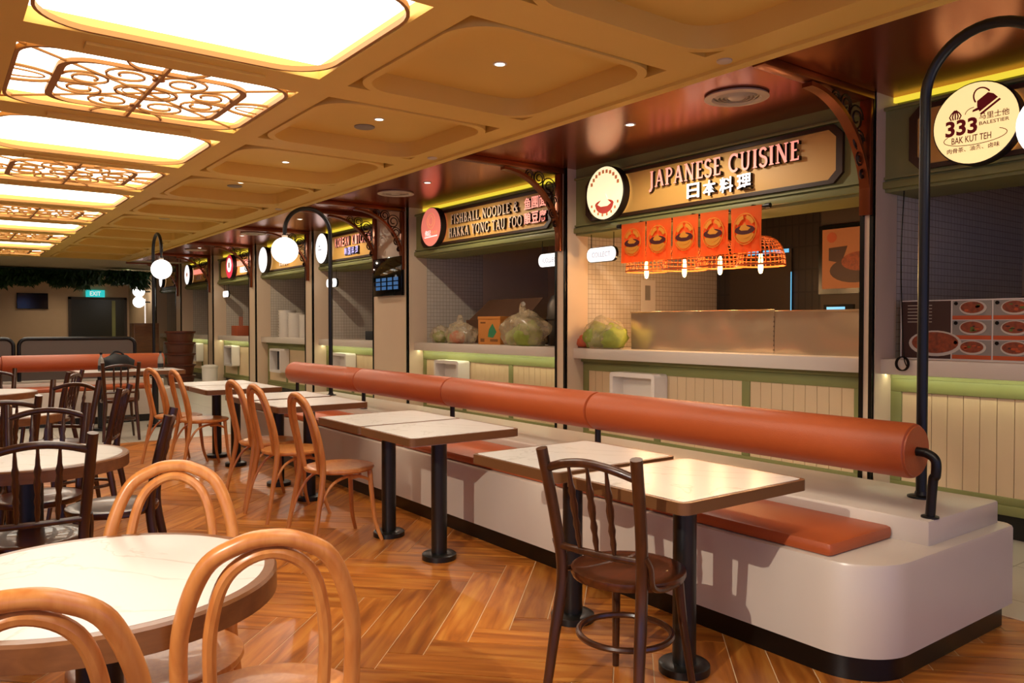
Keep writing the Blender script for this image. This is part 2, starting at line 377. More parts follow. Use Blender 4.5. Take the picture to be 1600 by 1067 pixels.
def stroke_word(name, word, m, x, yl, yr, z0, h, depth, parent, side='letter_side'):
    """each letter one object; word runs from y=yl (viewer's left) to y=yr on the plane x, base z0"""
    gap = 0.10; tot = sum((GL[c][0] if c != ' ' else .35) + gap for c in word) - gap; sx = (yl - yr) / tot; a = 0.0
    for c in word:
        if c == ' ': a += .35 + gap; continue
        wdt, sts = GL[c]; mb = MB()
        for k, (pts, w) in enumerate(sts):
            ww = w * (sx + h) / 2
            stroke_poly(mb, [((a + px) * sx - yl, z0 + py * h) for px, py in pts], ww, FX(x), depth + k * 0.0004)
        o = mb.build('letter', m, parent, fix=True)
        o.data.materials.append(M[side])
        for p in o.data.polygons: p.material_index = 0 if p.normal.x < -0.7 else 1
        a += wdt + gap

# ------------------------------------------------------------------ layout constants
XW = 3.93            # wood floor ends, pale tile corridor begins
YW = 9.70
XP, XF, XG = 5.10, 5.23, 5.33       # pillar fronts, fascia, counter fronts
ZC = 2.89            # copper ceiling
ZT = 2.87            # tan ceiling underside
XT = 3.87            # tan ceiling edge
PITCHY, Y0B = 1.73, 3.13             # ceiling bays
XR0, XR1 = 0.40, 1.98
YEND = 27.3

# ------------------------------------------------------------------ floor
fl = struct(box('floor', 'grout', -7, XW, -4, YW, -0.12, -0.0025)); fl['label'] = 'orange wood plank floor laid in herringbone with pale grout'
def with_uv(o, scale=1.0, ax=(0, 1)):
    me = o.data; uv = me.uv_layers.new(name='UVMap')
    for p in me.polygons:
        n = p.normal
        for li in p.loop_indices:
            co = me.vertices[me.loops[li].vertex_index].co
            if abs(n.z) > 0.7: a = (co.x, co.y)
            elif abs(n.x) > 0.7: a = (co.y, co.z)
            else: a = (co.x, co.z)
            uv.data[li].uv = (a[0] * scale, a[1] * scale)
    return o
f2 = struct(with_uv(box('floor', 'tile_floor', XW, 7.6, -4, YEND, -0.12, 0.0))); f2['label'] = 'pale stone tile floor of the stall corridor'
f3 = struct(with_uv(box('floor', 'tile_floor', -7, XW, YW, YEND, -0.12, 0.0))); f3['label'] = 'pale stone tile floor of the cross aisle'
WPL, LPL = 0.1527, 0.9162
U = Vector((1, 1, 0)).normalized(); V = Vector((1, -1, 0)).normalized()
O0 = U * 2.900 + V * (-1.119)
def plank_mesh(name, L, w, t):
    me = bpy.data.meshes.new(name); mb = MB().box(0, L, 0, w, -t, 0); me.from_pydata(mb.v, [], mb.f)
    uv = me.uv_layers.new(name='UVMap')
    for l in me.loops: co = me.vertices[l.vertex_index].co; uv.data[l.index].uv = (co.x, co.y)
    me.materials.append(M['plank']); return me
g = 0.0045
pm = plank_mesh('plank', LPL - g, WPL - g, 0.008)
cand = []
for m_ in range(-6, 8):
    for k in range(-90, 90):
        for typ in (0, 1):
            if typ == 0: o_ = O0 + U * (k + 12 * m_) * WPL + V * k * WPL; d = U; e = V; ctr = o_ + U * LPL / 2 + V * WPL / 2
            else: o_ = O0 + U * (k + 7 + 12 * m_) * WPL + V * (k - 5) * WPL; d = V; e = -U; ctr = o_ + V * LPL / 2 - U * WPL / 2
            h = 0.36
            if not (-2.2 < ctr.x < XW - h and 0.2 < ctr.y < YW - h): 
                if -2.2 < ctr.x < XW + h and 0.2 < ctr.y < YW + h: cand.append((1e9, o_, d, e, True))
                continue
            q = project(ctr); vis = q and -60 < q[0] < 1660 and q[1] < 1130
            cand.append((q[2] if vis else 5e8 + ctr.length, o_, d, e, False))
cand.sort(key=lambda c: c[0])
rest = MB(); tints = []; ruv = []
def clip_poly(P):
    for ax, lim, sg in ((0, XW - 0.004, 1), (1, YW - 0.004, 1)):
        out = []
        for i in range(len(P)):
            a, b = P[i], P[(i + 1) % len(P)]; ia, ib = a[ax] <= lim, b[ax] <= lim
            if ia: out.append(a)
            if ia != ib: t = (lim - a[ax]) / (b[ax] - a[ax]); out.append(a.lerp(b, t))
        P = out
        if len(P) < 3: return None
    return P
nind = 0
for dist, o_, d, e, cl in cand:
    base = o_ + (d + e) * g / 2
    # keep a right-handed frame so the top faces up
    if d.cross(e).z < 0: base = base + e * (WPL - g); e = -e
    if not cl and nind < 300 and dist < 1e6:
        o = bpy.data.objects.new('plank', pm); C.objects.link(o); o.parent = fl
        o.matrix_local = Matrix(((d.x, e.x, 0, base.x), (d.y, e.y, 0, base.y), (0, 0, 1, random.uniform(-0.0006, 0.0004)), (0, 0, 0, 1))); nind += 1
    else:
        P = [base, base + d * (LPL - g), base + d * (LPL - g) + e * (WPL - g), base + e * (WPL - g)]
        P = clip_poly(P)
        if not P: continue
        b0 = len(rest.v); rest.v += [(p.x, p.y, 0.0) for p in P]; rest.f.append(tuple(range(b0, b0 + len(P)))); tints.append(random.random())
        ruv.append([((p - base).dot(d), (p - base).dot(e)) for p in P])
ro = rest.build('plank_field', 'plank', fl); ro['kind'] = 'stuff'; ro['label'] = 'remaining herringbone planks of the floor'
at = ro.data.attributes.new('tint', 'FLOAT', 'FACE'); at.data.foreach_set('value', tints)
uvl = ro.data.uv_layers.new(name='UVMap')
for p, uvs in zip(ro.data.polygons, ruv):
    for li, u_ in zip(p.loop_indices, uvs): uvl.data[li].uv = u_
tr = struct(box('trim_1', 'white_metal', XW - 0.004, XW + 0.012, -4, YW, -0.01, 0.002)); tr['label'] = 'metal strip between wood and tile floors'
tr = struct(box('trim_2', 'white_metal', -7, XW, YW - 0.004, YW + 0.012, -0.01, 0.002)); tr['label'] = 'metal strip where the wood floor ends at the aisle'

# ------------------------------------------------------------------ ceiling: coffers, luminous panels, copper soffit
NB = 10
beams = [Y0B + PITCHY * k for k in range(-3, NB + 1)]
YB0, YB1 = beams[0] - 0.2, beams[-1] + 0.2
ce = thing('ceiling', 'tan coffered ceiling with long luminous skylight', None, kind='structure')
def ceil_part(name, m, *a): return box(name, m, *a, parent=ce)
ceil_part('ceiling_border', 'tan', XR1, XR1 + 0.2, YB0, YB1, ZT, 3.10)
ceil_part('ceiling_border', 'tan', 3.60, XT, YB0, YB1, ZT, 3.10)
ceil_part('ceiling_border', 'tan', XR0 - 0.22, XR0, YB0, YB1, ZT, 3.10)
ceil_part('ceiling_field', 'tan', -7, XR0 - 0.22, -4, YB1, ZT, 3.10)
ceil_part('ceiling_field', 'tan', -0.22 + XR0, XT, -4, YB0, ZT, 3.10)
ceil_part('ceiling_field', 'ceiling_white', -7, 5.6, YB1, YEND, ZT + 0.01, 3.10)
ceil_part('edge_molding', 'tan', XT - 0.06, XT + 0.015, YB0, YB1, ZT - 0.02, ZT + 0.03)
ceil_part('coffer_back', 'tan', XR1, XT, YB0, YB1, 2.985, 3.05)
coffer = None; film = None
for k, yb in enumerate(beams):
    ceil_part('crossbeam', 'tan', XR1 + 0.2, 3.60, yb - 0.145, yb + 0.145, ZT, 3.07)
    ceil_part('skylight_beam', 'tan', XR0, XR1, yb - 0.17, yb + 0.17, ZT, 3.0)
    ceil_part('beam_molding', 'tan', XR0 + 0.3, XR1 - 0.3, yb - 0.05, yb + 0.05, ZT - 0.018, ZT)
    if k == len(beams) - 1: break
    y0, y1 = yb + 0.145, yb + PITCHY - 0.145; a0, a1 = XR1 + 0.2, 3.60
    MB().ring(rrect(a0 + .005, a1 - .005, y0 + .005, y1 - .005, 0.27), rrect(a0 + .06, a1 - .06, y0 + .06, y1 - .06, 0.22), FZ, ZT - 0.012, 2.987).build('coffer_frame', 'tan', ce, True, fix=True)
    s0, s1 = yb + 0.17, yb + PITCHY - 0.17
    # luminous film: light source
    box('light_film' if k >= 3 else 'light_film_offscreen', 'film', XR0, XR1, s0, s1, 2.955, 2.965, parent=ce)
    orn = k % 2 == 0
    rs_ = 0.22 if orn else 0.30
    wv = 0.026 if orn else 0.022
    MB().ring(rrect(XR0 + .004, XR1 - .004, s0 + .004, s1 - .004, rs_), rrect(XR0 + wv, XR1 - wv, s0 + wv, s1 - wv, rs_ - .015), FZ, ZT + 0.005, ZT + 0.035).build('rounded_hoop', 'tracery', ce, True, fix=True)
    if orn:
        cx, cy = (XR0 + XR1) / 2, (s0 + s1) / 2; z = ZT + 0.02
        tr_ = thing('tracery_panel', 'wrought scroll tracery below the luminous film', None); tr_.parent = ce; tr_.location = (cx, cy, z)
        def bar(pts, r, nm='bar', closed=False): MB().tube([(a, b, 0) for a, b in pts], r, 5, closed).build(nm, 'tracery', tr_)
        hw, hv = (XR1 - XR0) / 2, (s1 - s0) / 2
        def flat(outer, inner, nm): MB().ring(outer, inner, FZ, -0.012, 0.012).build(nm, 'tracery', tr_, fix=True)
        flat(rrect(-.56, .56, -.52, .52, .2), rrect(-.515, .515, -.505, .505, .185), 'inner_frame')
        bar([(0, -hv), (0, hv)], 0.018, 'centre_rod')
        for sv in (-1, 1):
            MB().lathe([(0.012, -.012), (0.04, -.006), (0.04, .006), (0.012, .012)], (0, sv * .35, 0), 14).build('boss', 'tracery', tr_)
            bar([(.24 * math.cos(t * PI / 12), sv * (hv - .22 * math.sin(t * PI / 12))) for t in range(13)], .011, 'half_ring')
            bar([(sv * (hw - .26 * math.sin(t * PI / 12)), .17 * math.cos(t * PI / 12)) for t in range(13)], .011, 'half_ring')
            bar([(sv * (hw - .2 * math.sin(t * PI / 12)), .08 * math.cos(t * PI / 12)) for t in range(13)], .006, 'half_ring')
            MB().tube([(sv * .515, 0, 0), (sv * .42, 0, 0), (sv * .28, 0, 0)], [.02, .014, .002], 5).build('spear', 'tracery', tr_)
            bar([(-hw, sv * hv * .92), (0, 0), (hw, -sv * hv * .92)], .009, 'diagonal')
        bar(circ(0, 0, .19, 28, .15), .013, 'centre_ring', True); bar(circ(0, 0, .15, 28, .11), .005, 'centre_ring', True)
        def spiral(ca, cb, r0, r1, a0, turns, n=26): return [(ca + (r0 + (r1 - r0) * i / n) * math.cos(a0 + 2 * PI * turns * i / n), cb + (r0 + (r1 - r0) * i / n) * math.sin(a0 + 2 * PI * turns * i / n)) for i in range(n + 1)]
        for su in (-1, 1):
            for sv in (-1, 1):
                bar([(su * a, sv * b) for a, b in spiral(.17, .33, .165, .05, PI, -1.6)], .0095, 'scroll')
                bar([(su * a, sv * b) for a, b in spiral(.37, .13, .145, .05, 0, 1.6)], .0095, 'scroll')
co = struct(MB().box(XT - 0.03, 5.62, -4, YB1, ZC, ZC + 0.06).build('ceiling', 'copper')); co['label'] = 'polished copper soffit ceiling over the stall corridor'
# downlights and other ceiling fittings
def downlight(x, y, z, label, group, r=0.045, m='white_paint'):
    t = thing('downlight', label, 'downlight', (x, y, z), 0, group)
    MB().lathe([(r * .72, 0), (r * .72, -.006), (r, -.004), (r, 0)], n=20, cap=False).build('trim_ring', m, t, True)
    MB().lathe([(0.001, -.002), (r * .7, -.002), (r * .7, 0)], n=20).build('lens', 'downlight', t)
    return t
COFFER_LAMPS = (4.06, 5.72, 7.78, 9.20); COPPER_LAMPS = (4.37, 7.46, 11.14, 13.80, 16.47); END_LAMPS = ((2.94, 25.7), (4.47, 25.58), (4.46, 23.93))
for y in COFFER_LAMPS: downlight(2.92, y, 2.985, 'small round downlight recessed in a tan ceiling coffer', 'coffer downlights')
for k in range(NB):
    yc = beams[3 + k] + PITCHY / 2
    if k % 2 == 1:
        t = thing('ceiling_speaker', 'round grey ceiling speaker beside the downlight of a coffer' if k < 4 else 'round grey ceiling speaker in a coffer without a downlight', 'speaker', (2.93, yc + 0.28, 2.985), 0, 'coffer speakers')
        MB().lathe([(0.085, 0), (0.085, -.008), (0.078, -.012), (0.001, -.012)], n=24).build('speaker_grille', 'grey_disc', t, True)
for y in COPPER_LAMPS: downlight(4.39, y, ZC, 'small round downlight in the copper ceiling of the corridor', 'copper ceiling downlights')
for x, y in END_LAMPS:
    downlight(x, y, ZT + 0.01, 'small round downlight in the pale ceiling near the plant garland', 'end ceiling downlights')
downlight(0.12, 4.4, ZT, 'small round downlight in the tan ceiling left of the skylight', None)
def diffuser(x, y, lab):
    t = thing('air_diffuser', lab, 'air vent', (x, y, ZC), 0, 'round air diffusers in the copper ceiling')
    MB().lathe([(0.155, 0), (0.21, -.004), (0.215, -.016), (0.165, -.022), (0.15, -.008)], n=36, cap=False).build('outer_ring', 'white_metal', t, True)
    MB().lathe([(0.155, -.001), (0.001, -.001)], n=36, cap=False).build('throat', 'white_metal', t)
    for r in (0.135, 0.108, 0.082): MB().lathe([(r, -.004), (r - .012, -.018), (r - .016, -.016)], n=32, cap=False).build('cone_ring', 'white_metal', t, True)
    MB().lathe([(0.062, -.01), (0.05, -.02), (0.001, -.021)], n=28, cap=False).build('centre_plate', 'white_metal', t, True)
for y, l in ((3.40, 'before the japanese cuisine sign'), (8.26, 'before the fishball noodle sign'), (13.3, 'past the korean kitchen sign'), (16.9, 'before the red round sign'), (20.4, 'at the farthest stalls')): diffuser(4.43, y, 'round white air diffuser in the copper ceiling ' + l)
for y in (2.95, 6.25, 10.2): 
    t = thing('sprinkler', 'white concealed sprinkler cap on the edge of the tan ceiling', 'sprinkler', (XT - 0.14, y, ZT), 0, 'sprinkler caps')
    MB().lathe([(0.045, 0), (0.045, -.008), (0.04, -.012), (0.001, -.012)], n=20).build('cap_disc', 'white_metal', t, True)

# ------------------------------------------------------------------ enclosing walls
with_uv(struct(box('wall_end', 'wall_beige', -7, 5.6, YEND, YEND + 0.15, 0, 3.1)))
struct(box('wall_left', 'wall_beige', -7.15, -7, 3.0, YEND, 0, 3.1))
struct(box('wall_stall_back', 'wall_beige', 7.5, 7.65, -4, YEND, 0, 3.1))
struct(box('ceiling_stalls', 'wall_beige', 5.6, 7.65, -4, YEND, 2.96, 3.1))
struct(box('wall_corridor_end', 'wall_beige', 5.1, 7.5, 24.0, 24.15, 0, 3.0))
wr = struct(box('wall_right', 'wall_beige', 5.1, 5.25, 24.15, YEND, 0, 3.0)); box('light_strip', 'print_white', 5.08, 5.1, 24.9, 24.96, .9, 2.1, wr)
struct(with_uv(box('wall_partition', 'tile_white', XP, 7.5, -0.10, 0.02, 0, 2.95))); struct(box('wall_stall_front', 'pillar_beige', XP, XP + .1, -4, -0.10, 0, ZC))

# ------------------------------------------------------------------ stalls
def stall(y0, y1, idx, logo_m, led=True, strip=True, niche=True, planks=True, dark_niche=False, depth=7.5, name=''):
    """y0 near end, y1 far end; pillar return wall at y1 faces the camera"""
    lab = {0: 'bak kut teh', 1: 'japanese', 2: 'fishball', 3: 'korean'}.get(idx, '')
    # side wall
    w = struct(with_uv(box('wall_partition', 'tile_white', XG + 0.02, depth, y1, y1 + 0.10, 0, 2.95)))
    # fascia: one thing
    t = thing('stall_fascia', name + ' with sage green frame and tan sign panel', 'sign', (0, 0, 0))
    box('fascia_board', 'sage', XF, XF + 0.06, y0, y1, 2.25, 2.80, t)
    if not led: box('fascia_head', 'sage', XF, XF + 0.06, y0, y1, 2.80, ZC, t)
    if led:
        box('light_strip', 'led_yellow', XF + 0.10, XF + 0.13, y0, y1, ZC - 0.035, ZC - 0.001, t)
        box('cove_back', 'sage', XF + 0.16, XF + 0.18, y0, y1, 2.70, ZC, t)
        box('cove_ledge', 'sage', XF, XF + 0.16, y0, y1, 2.78, 2.80, t)
    box('lower_molding', 'sage', XF - 0.035, XF, y0, y1, 2.25, 2.30, t, bevel=0.008)
    box('lower_molding', 'sage', XF - 0.02, XF, y0, y1, 2.315, 2.33, t)
    box('upper_molding', 'sage', XF - 0.03, XF, y0, y1, 2.775, 2.80, t, bevel=0.008)
    box('soffit_board', 'sage', XF, XF + 0.45, y0, y1, 2.23, 2.25, t)
    pa0, pa1 = -(y1 - 0.225), -(y0 + 0.25 if y0 > 0.5 else y0 + 0.3)
    MB().ring(notch(pa0 - .05, pa1 + .05, 2.345, 2.765, .07), notch(pa0, pa1, 2.375, 2.735, .06), FX(XF), 0, 0.03).build('panel_frame', 'sign_brown', t, fix=True)
    MB().prism(notch(pa0, pa1, 2.375, 2.735, .06), FX(XF), 0, 0.016).build('sign_panel', 'sign_tan', t, fix=True)
    # counter
    c = thing('stall_counter', CNAMES[idx], 'counter')
    box('body', 'board_cream', XG + 0.03, XG + 0.5, y0, y1, 0.15, 0.98, c)
    box('toe_kick', 'plinth_black', XG + 0.05, XG + 0.5, y0, y1, 0, 0.155, c)
    box('top_rail', 'sage', XG, XG + 0.03, y0, y1, 0.875, 0.965, c, bevel=0.004)
    box('bottom_rail', 'sage', XG - 0.012, XG + 0.03, y0, y1, 0.155, 0.215, c, bevel=0.004)
    box('bottom_rail', 'sage', XG, XG + 0.03, y0, y1, 0.215, 0.265, c, bevel=0.004)
    if strip: box('light_strip', 'led_green', XG - 0.075, XG - 0.060, y0, y1, 0.9945, 0.9985, c)
    if strip: box('upper_rail', 'sage', XG - 0.004, XG + 0.03, y0, y1, 0.965, 0.998, c)
    else: box('upper_rail', 'sage', XG - 0.03, XG + 0.03, y0, y1, 0.962, 0.998, c)
    pan = 0.97; ys = y1
    while ys > y0 + 0.15:
        ye = max(y0, ys - pan)
        box('stile', 'sage', XG, XG + 0.03, ys - 0.075, ys, 0.265, 0.875, c, bevel=0.004)
        n = max(1, round((ys - 0.075 - ye) / 0.098)); dw = (ys - 0.075 - ye) / n
        if planks:
            for i in range(n): box('board', 'board_cream', XG + 0.012, XG + 0.03, ye + dw * i + .002, ye + dw * (i + 1) - .002, 0.265, 0.875, c)
        else: box('board_panel', 'board_cream', XG + 0.012, XG + 0.03, ye, ys - 0.075, 0.265, 0.875, c)
        ys = ye
    box('worktop', 'quartz', XF - 0.035, XG + 0.75, y0, y1, 0.998, 1.10, c, bevel=0.004)
    if niche:
        n0, n1 = y1 - 1.135, y1 - 0.565
        nb = thing('wall_niche', 'white box niche projecting from the boards', None); nb.parent = c
        fr = MB().ring(rrect(-n1, -n0, 0.45, 0.89, .03, 3), rrect(-n1 + .04, -n0 - .04, 0.49, 0.85, .01, 3), FX(XG), 0, 0.17); fr.build('niche_box', 'niche_white', nb, fix=True)
        box('niche_back', 'trim_black' if dark_niche else 'niche_white', XG - 0.03, XG - 0.02, n0 + .03, n1 - .03, .48, .86, nb)
    return t, c
def pillar(ya, yb, wide=False):
    """from ya (near) to yb (far)"""
    p = struct(box('wall_pillar', 'pillar_beige', XP, 7.5, ya + 0.004, yb, 0, ZC)); p['label'] = 'beige pillar between stalls with black edge trims'
    for a, b in ((ya + 0.004, ya + 0.03), (yb - 0.026, yb + 0.004)): box('edge_trim', 'trim_black', XP - 0.008, XP + 0.02, a, b, 0, ZC, p)
    box('return_face', 'pillar_beige', XP + 0.02, XG + 0.06, ya - 0.002, ya + 0.006, 0, ZC, p)
    return p
SY = [(0.02, 2.786), (2.88, 5.963), (6.125, 9.184), (10.20, 12.39), (12.73, 15.22), (15.63, 18.09), (18.49, 20.87), (21.38, 23.6)]
CNAMES = ['bak kut teh stall counter with cream boards below the menu board', 'japanese stall counter with cream boards below the steel sheets', 'fishball stall counter with cream boards below the bags and carton', 'korean kitchen stall counter with cream boards and white niche', 'stall counter with the pale tub stacks on it', 'stall counter below the red round sign', 'stall counter beyond the one below the red sign', 'farthest stall counter of the row']
NAMES = ['bak kut teh stall fascia', 'japanese cuisine stall fascia', 'fishball noodle stall fascia', 'korean kitchen stall fascia', 'stall fascia past the korean kitchen',
         'stall fascia with red round sign', 'stall fascia beyond the red sign', 'farthest stall fascia']
PIL = [(2.786, 2.88), (5.963, 6.125), (9.184, 10.20), (12.39, 12.73), (15.22, 15.63), (18.09, 18.49), (20.87, 21.38), (23.6, 24.0)]
ST = []
for i, (a, b) in enumerate(SY):
    ST.append(stall(a, b, i, '', led=(i not in (1, 7)), strip=(i in (0, 2, 3, 5, 6)), niche=(i not in (0,)), planks=(i < 4), dark_niche=(i > 3), depth=7.5 if i != 2 else 6.31, name=NAMES[i]))
for a, b in PIL: pillar(a, b)
with_uv(struct(box('wall_recess', 'tile_white', 6.31, 7.5, 9.75, 9.85, 0, 2.95)))

# round signs (light boxes)
def round_sign(y, z, r, m, label, fx=XF, side='letter_side'):
    t = thing('round_sign', label, 'sign', (fx - 0.03, y, z))
    MB().lathe([(r - .003, 0.0), (r + .004, 0.0), (r + .004, -.075), (r - .004, -.082)], n=48, axis='x', cap=False).build('rim', side, t, True)
    MB().lathe([(r, -.078), (r * .5, -.080), (0.001, -.080)], n=48, axis='x', cap=False).build('face', m, t)
    return t
def sprint(t, name, m, poly, d=0.083, th=0.0015):
    """flat print on a round sign: poly in viewer coordinates (right, up)"""
    return MB().prism(poly, lambda a, b, q: (-d - q, -a, b), 0, th).build(name, m, t, fix=True)
def sstroke(t, name, m, pts, w, d=0.083):
    mb = MB(); stroke_poly(mb, pts, w, lambda a, b, q: (-d - q, -a, b), 0.0012); return mb.build(name, m, t, fix=True)
def stext(t, name, body, m, a, b, w, h): return wall_text(name, body, m, -0.083, -a, b, w, h, 0.0015, t)
def arcp(ca, cb, ra, rb, a0, a1, n=14): return [(ca + ra * math.cos(math.radians(a0 + (a1 - a0) * i / n)), cb + rb * math.sin(math.radians(a0 + (a1 - a0) * i / n))) for i in range(n + 1)]

# 333 sign
t = round_sign(2.17, 2.56, 0.247, 'logo_yellow', 'round glowing cream sign with maroon kettle, garlic and 333')
stext(t, 'lettering', '333', 'print_maroon', -.078, -.012, .185, .098)
stext(t, 'lettering', '马里士他', 'print_maroon', .108, .032, .165, .040)
stext(t, 'lettering', 'BALESTIER', 'print_maroon', .108, -.010, .165, .021)
stext(t, 'lettering', 'BAK KUT TEH', 'print_maroon', -.02, -.090, .226, .040)
stext(t, 'lettering', '肉骨茶、油条、卤味', 'print_maroon', -.01, -.150, .30, .030)
sstroke(t, 'swoosh', 'print_maroon', arcp(0, -.085, .18, .045, 150, 400, 24), .004)
def rot(P, a, ox, oy, k=.8): c, s_ = math.cos(math.radians(a)) * k, math.sin(math.radians(a)) * k; return [(ox + c * x - s_ * y, oy + s_ * x + c * y) for x, y in P]
ka, kx, ky = 33, .058, .125
sprint(t, 'kettle_body', 'print_maroon', rot([(-.075, -.045), (.075, -.045), (.068, .0), (.045, .035), (-.045, .035), (-.068, .0)], ka, kx, ky))
sprint(t, 'kettle_base', 'print_maroon', rot([(-.08, -.074), (.08, -.074), (.08, -.058), (-.08, -.058)], ka, kx, ky))
sprint(t, 'kettle_spout', 'print_maroon', rot([(-.06, -.01), (-.105, .0), (-.115, -.012), (-.06, -.035)], ka, kx, ky))
sstroke(t, 'kettle_handle', 'print_maroon', rot(arcp(0, .035, .058, .075, 0, 180, 14), ka, kx, ky), .009)
sstroke(t, 'pour', 'print_maroon', arcp(-.005, .06, .05, .035, 90, 180, 8), .004)
for a_ in (-.026, -.013, 0, .013, .026): sstroke(t, 'garlic_clove', 'print_maroon', [(-.113 + a_ * .1, .098), (-.113 + a_ * .9, .078), (-.113 + a_ * 1.3, .06), (-.113 + a_ * .9, .04)], .008)
# japanese sign (no mascot): bowl and ring lettering marks
t = round_sign(5.43, 2.575, 0.25, 'logo_cream', 'round glowing cream sign with a red noodle bowl')
def bowl(t, k, mr, mw, oy=0.0, d=0.083):
    sprint(t, 'bowl_print', mr, [(a * k, b * k + oy) for a, b in arcp(0, -.02, .135, .10, 180, 360, 16)], d)
    sprint(t, 'bowl_rim_print', mr, [(a * k, b * k + oy) for a, b in circ(0, -.02, .14, 26, .045)], d + .001)
    sprint(t, 'noodle_print', mw, [(a * k, b * k + oy) for a, b in [(-.1, -.02), (-.05, -.045), (.05, -.045), (.1, -.02), (.05, .02), (.02, .08), (-.02, .08), (-.05, .02)]], d + .002)
bowl(t, 0.9, 'print_red', 'logo_cream', -.085)
for a0 in range(20, 160, 14):
    if 62 < a0 < 70: continue
    c_, s_ = math.cos(math.radians(a0 + 5)), math.sin(math.radians(a0 + 5)); sprint(t, 'ring_mark', 'print_orange', [(c_ * .2 - .015, s_ * .2 - .015), (c_ * .2 + .015, s_ * .2 - .015), (c_ * .2 + .015, s_ * .2 + .018), (c_ * .2 - .015, s_ * .2 + .018)])
for a0 in range(212, 336, 17):
    c_, s_ = math.cos(math.radians(a0)), math.sin(math.radians(a0)); sprint(t, 'ring_mark', 'print_orange', [(c_ * .205 - .011, s_ * .205 - .013), (c_ * .205 + .011, s_ * .205 - .013), (c_ * .205 + .011, s_ * .205 + .013), (c_ * .205 - .011, s_ * .205 + .013)])
# fishball sign
t = round_sign(8.62, 2.575, 0.245, 'logo_coral', 'round glowing coral sign with a pale ring emblem')
sstroke(t, 'ring_emblem', 'print_gold', circ(0, .075, .095, 28) + [(.095, .075)], .014); sstroke(t, 'ring_emblem', 'print_gold', circ(0, .075, .055, 24) + [(.055, .075)], .012)
stext(t, 'lettering', '佛記', 'print_white', -.07, -.075, .14, .07)
sprint(t, 'underline', 'print_white', [(-.15, -.135), (.16, -.125), (.16, -.11), (-.15, -.12)])
for q in (0.05, .1, .14): sprint(t, 'mark', 'print_gold', [(q - .015, -.09), (q + .012, -.09), (q + .012, -.055), (q - .015, -.055)])
t = round_sign(12.08, 2.575, 0.245, 'logo_white', 'round glowing white sign with two tiny grey lines beside the korean lettering')
for q in ((-.07, .04, .06), (-.05, -.02, .13)): sprint(t, 'mark', 'print_grey', [(q[0] - q[2] / 2, q[1] - .01), (q[0] + q[2] / 2, q[1] - .01), (q[0] + q[2] / 2, q[1] + .01), (q[0] - q[2] / 2, q[1] + .01)])
t = round_sign(14.86, 2.575, 0.245, 'logo_white', 'plain round glowing white sign on the stall past the korean kitchen')
t = round_sign(16.95, 2.575, 0.25, 'logo_red', 'round glowing red sign with a white middle')
sprint(t, 'white_middle', 'print_white', circ(0, .03, .15, 24)); sprint(t, 'mark', 'print_maroon', [(-.04, -.03), (.04, -.03), (.04, .08), (-.04, .08)], .085)
t = round_sign(20.35, 2.575, 0.245, 'logo_white', 'round glowing white sign with an orange dot beyond the red one')
sprint(t, 'mark', 'print_orange', circ(0, 0, .05, 16))
t = round_sign(23.1, 2.575, 0.2, 'logo_white', 'farthest round glowing white sign beside the plant garland')

# lettering (each letter a part of its fascia)
XS = XF - 0.016
fa = ST[1][0]
stroke_word('letter', 'JAPANESE CUISINE', 'letter_pink', XS, 4.92, 3.41, 2.555, 0.145, 0.035, fa)
for i, ch in enumerate('日本料理'): wall_text('letter', ch, 'letter_white', XS - 0.0, 4.42 - i * 0.172, 2.465, 0.135, 0.125, 0.03, fa, 'letter_side')
fa = ST[2][0]
stroke_word('letter', 'FISHBALL NOODLE &', 'letter_cream', XS, 8.25, 6.87, 2.575, 0.115, 0.03, fa)
stroke_word('letter', 'HAKKA YONG TAU FOO', 'letter_cream', XS, 8.30, 6.80, 2.415, 0.115, 0.03, fa)
for i, ch in enumerate('鱼圆面'): wall_text('letter', ch, 'letter_pink', XS, 6.70 - i * 0.13, 2.64, 0.12, 0.125, 0.03, fa, 'letter_side')
for i, ch in enumerate('酿豆腐'): wall_text('letter', ch, 'letter_pink', XS, 6.70 - i * 0.13, 2.48, 0.12, 0.125, 0.03, fa, 'letter_side')
fa = ST[3][0]
for i, ch in enumerate('KOREAN KITCHEN'):
    if ch != ' ': wall_text('letter', ch, 'letter_pink', XS, 11.66 - i * 0.09, 2.63, 0.07, 0.14, 0.03, fa, 'letter_side')
for i, ch in enumerate('韩国料理'): wall_text('letter', ch, 'letter_blue', XS, 11.30 - i * 0.13, 2.47, 0.10, 0.12, 0.03, fa, 'letter_side')
for si, (m1, m2) in ((4, ('letter_white', 'letter_cream')), (5, ('letter_pink', 'letter_white')), (6, ('letter_pink', 'letter_cream'))):
    fa = ST[si][0]; yl = SY[si][1] - (1.45 if si == 5 else 0.85)
    for r_, (m_, z_, n_) in enumerate(((m1, 2.56, 7), (m2, 2.42, 4))):
        for i in range(n_): box('raised_mark', m_, XS - .03, XS, yl - i * 0.11 - 0.075 - r_ * .2, yl - i * 0.11 - r_ * .2, z_, z_ + 0.11, fa)

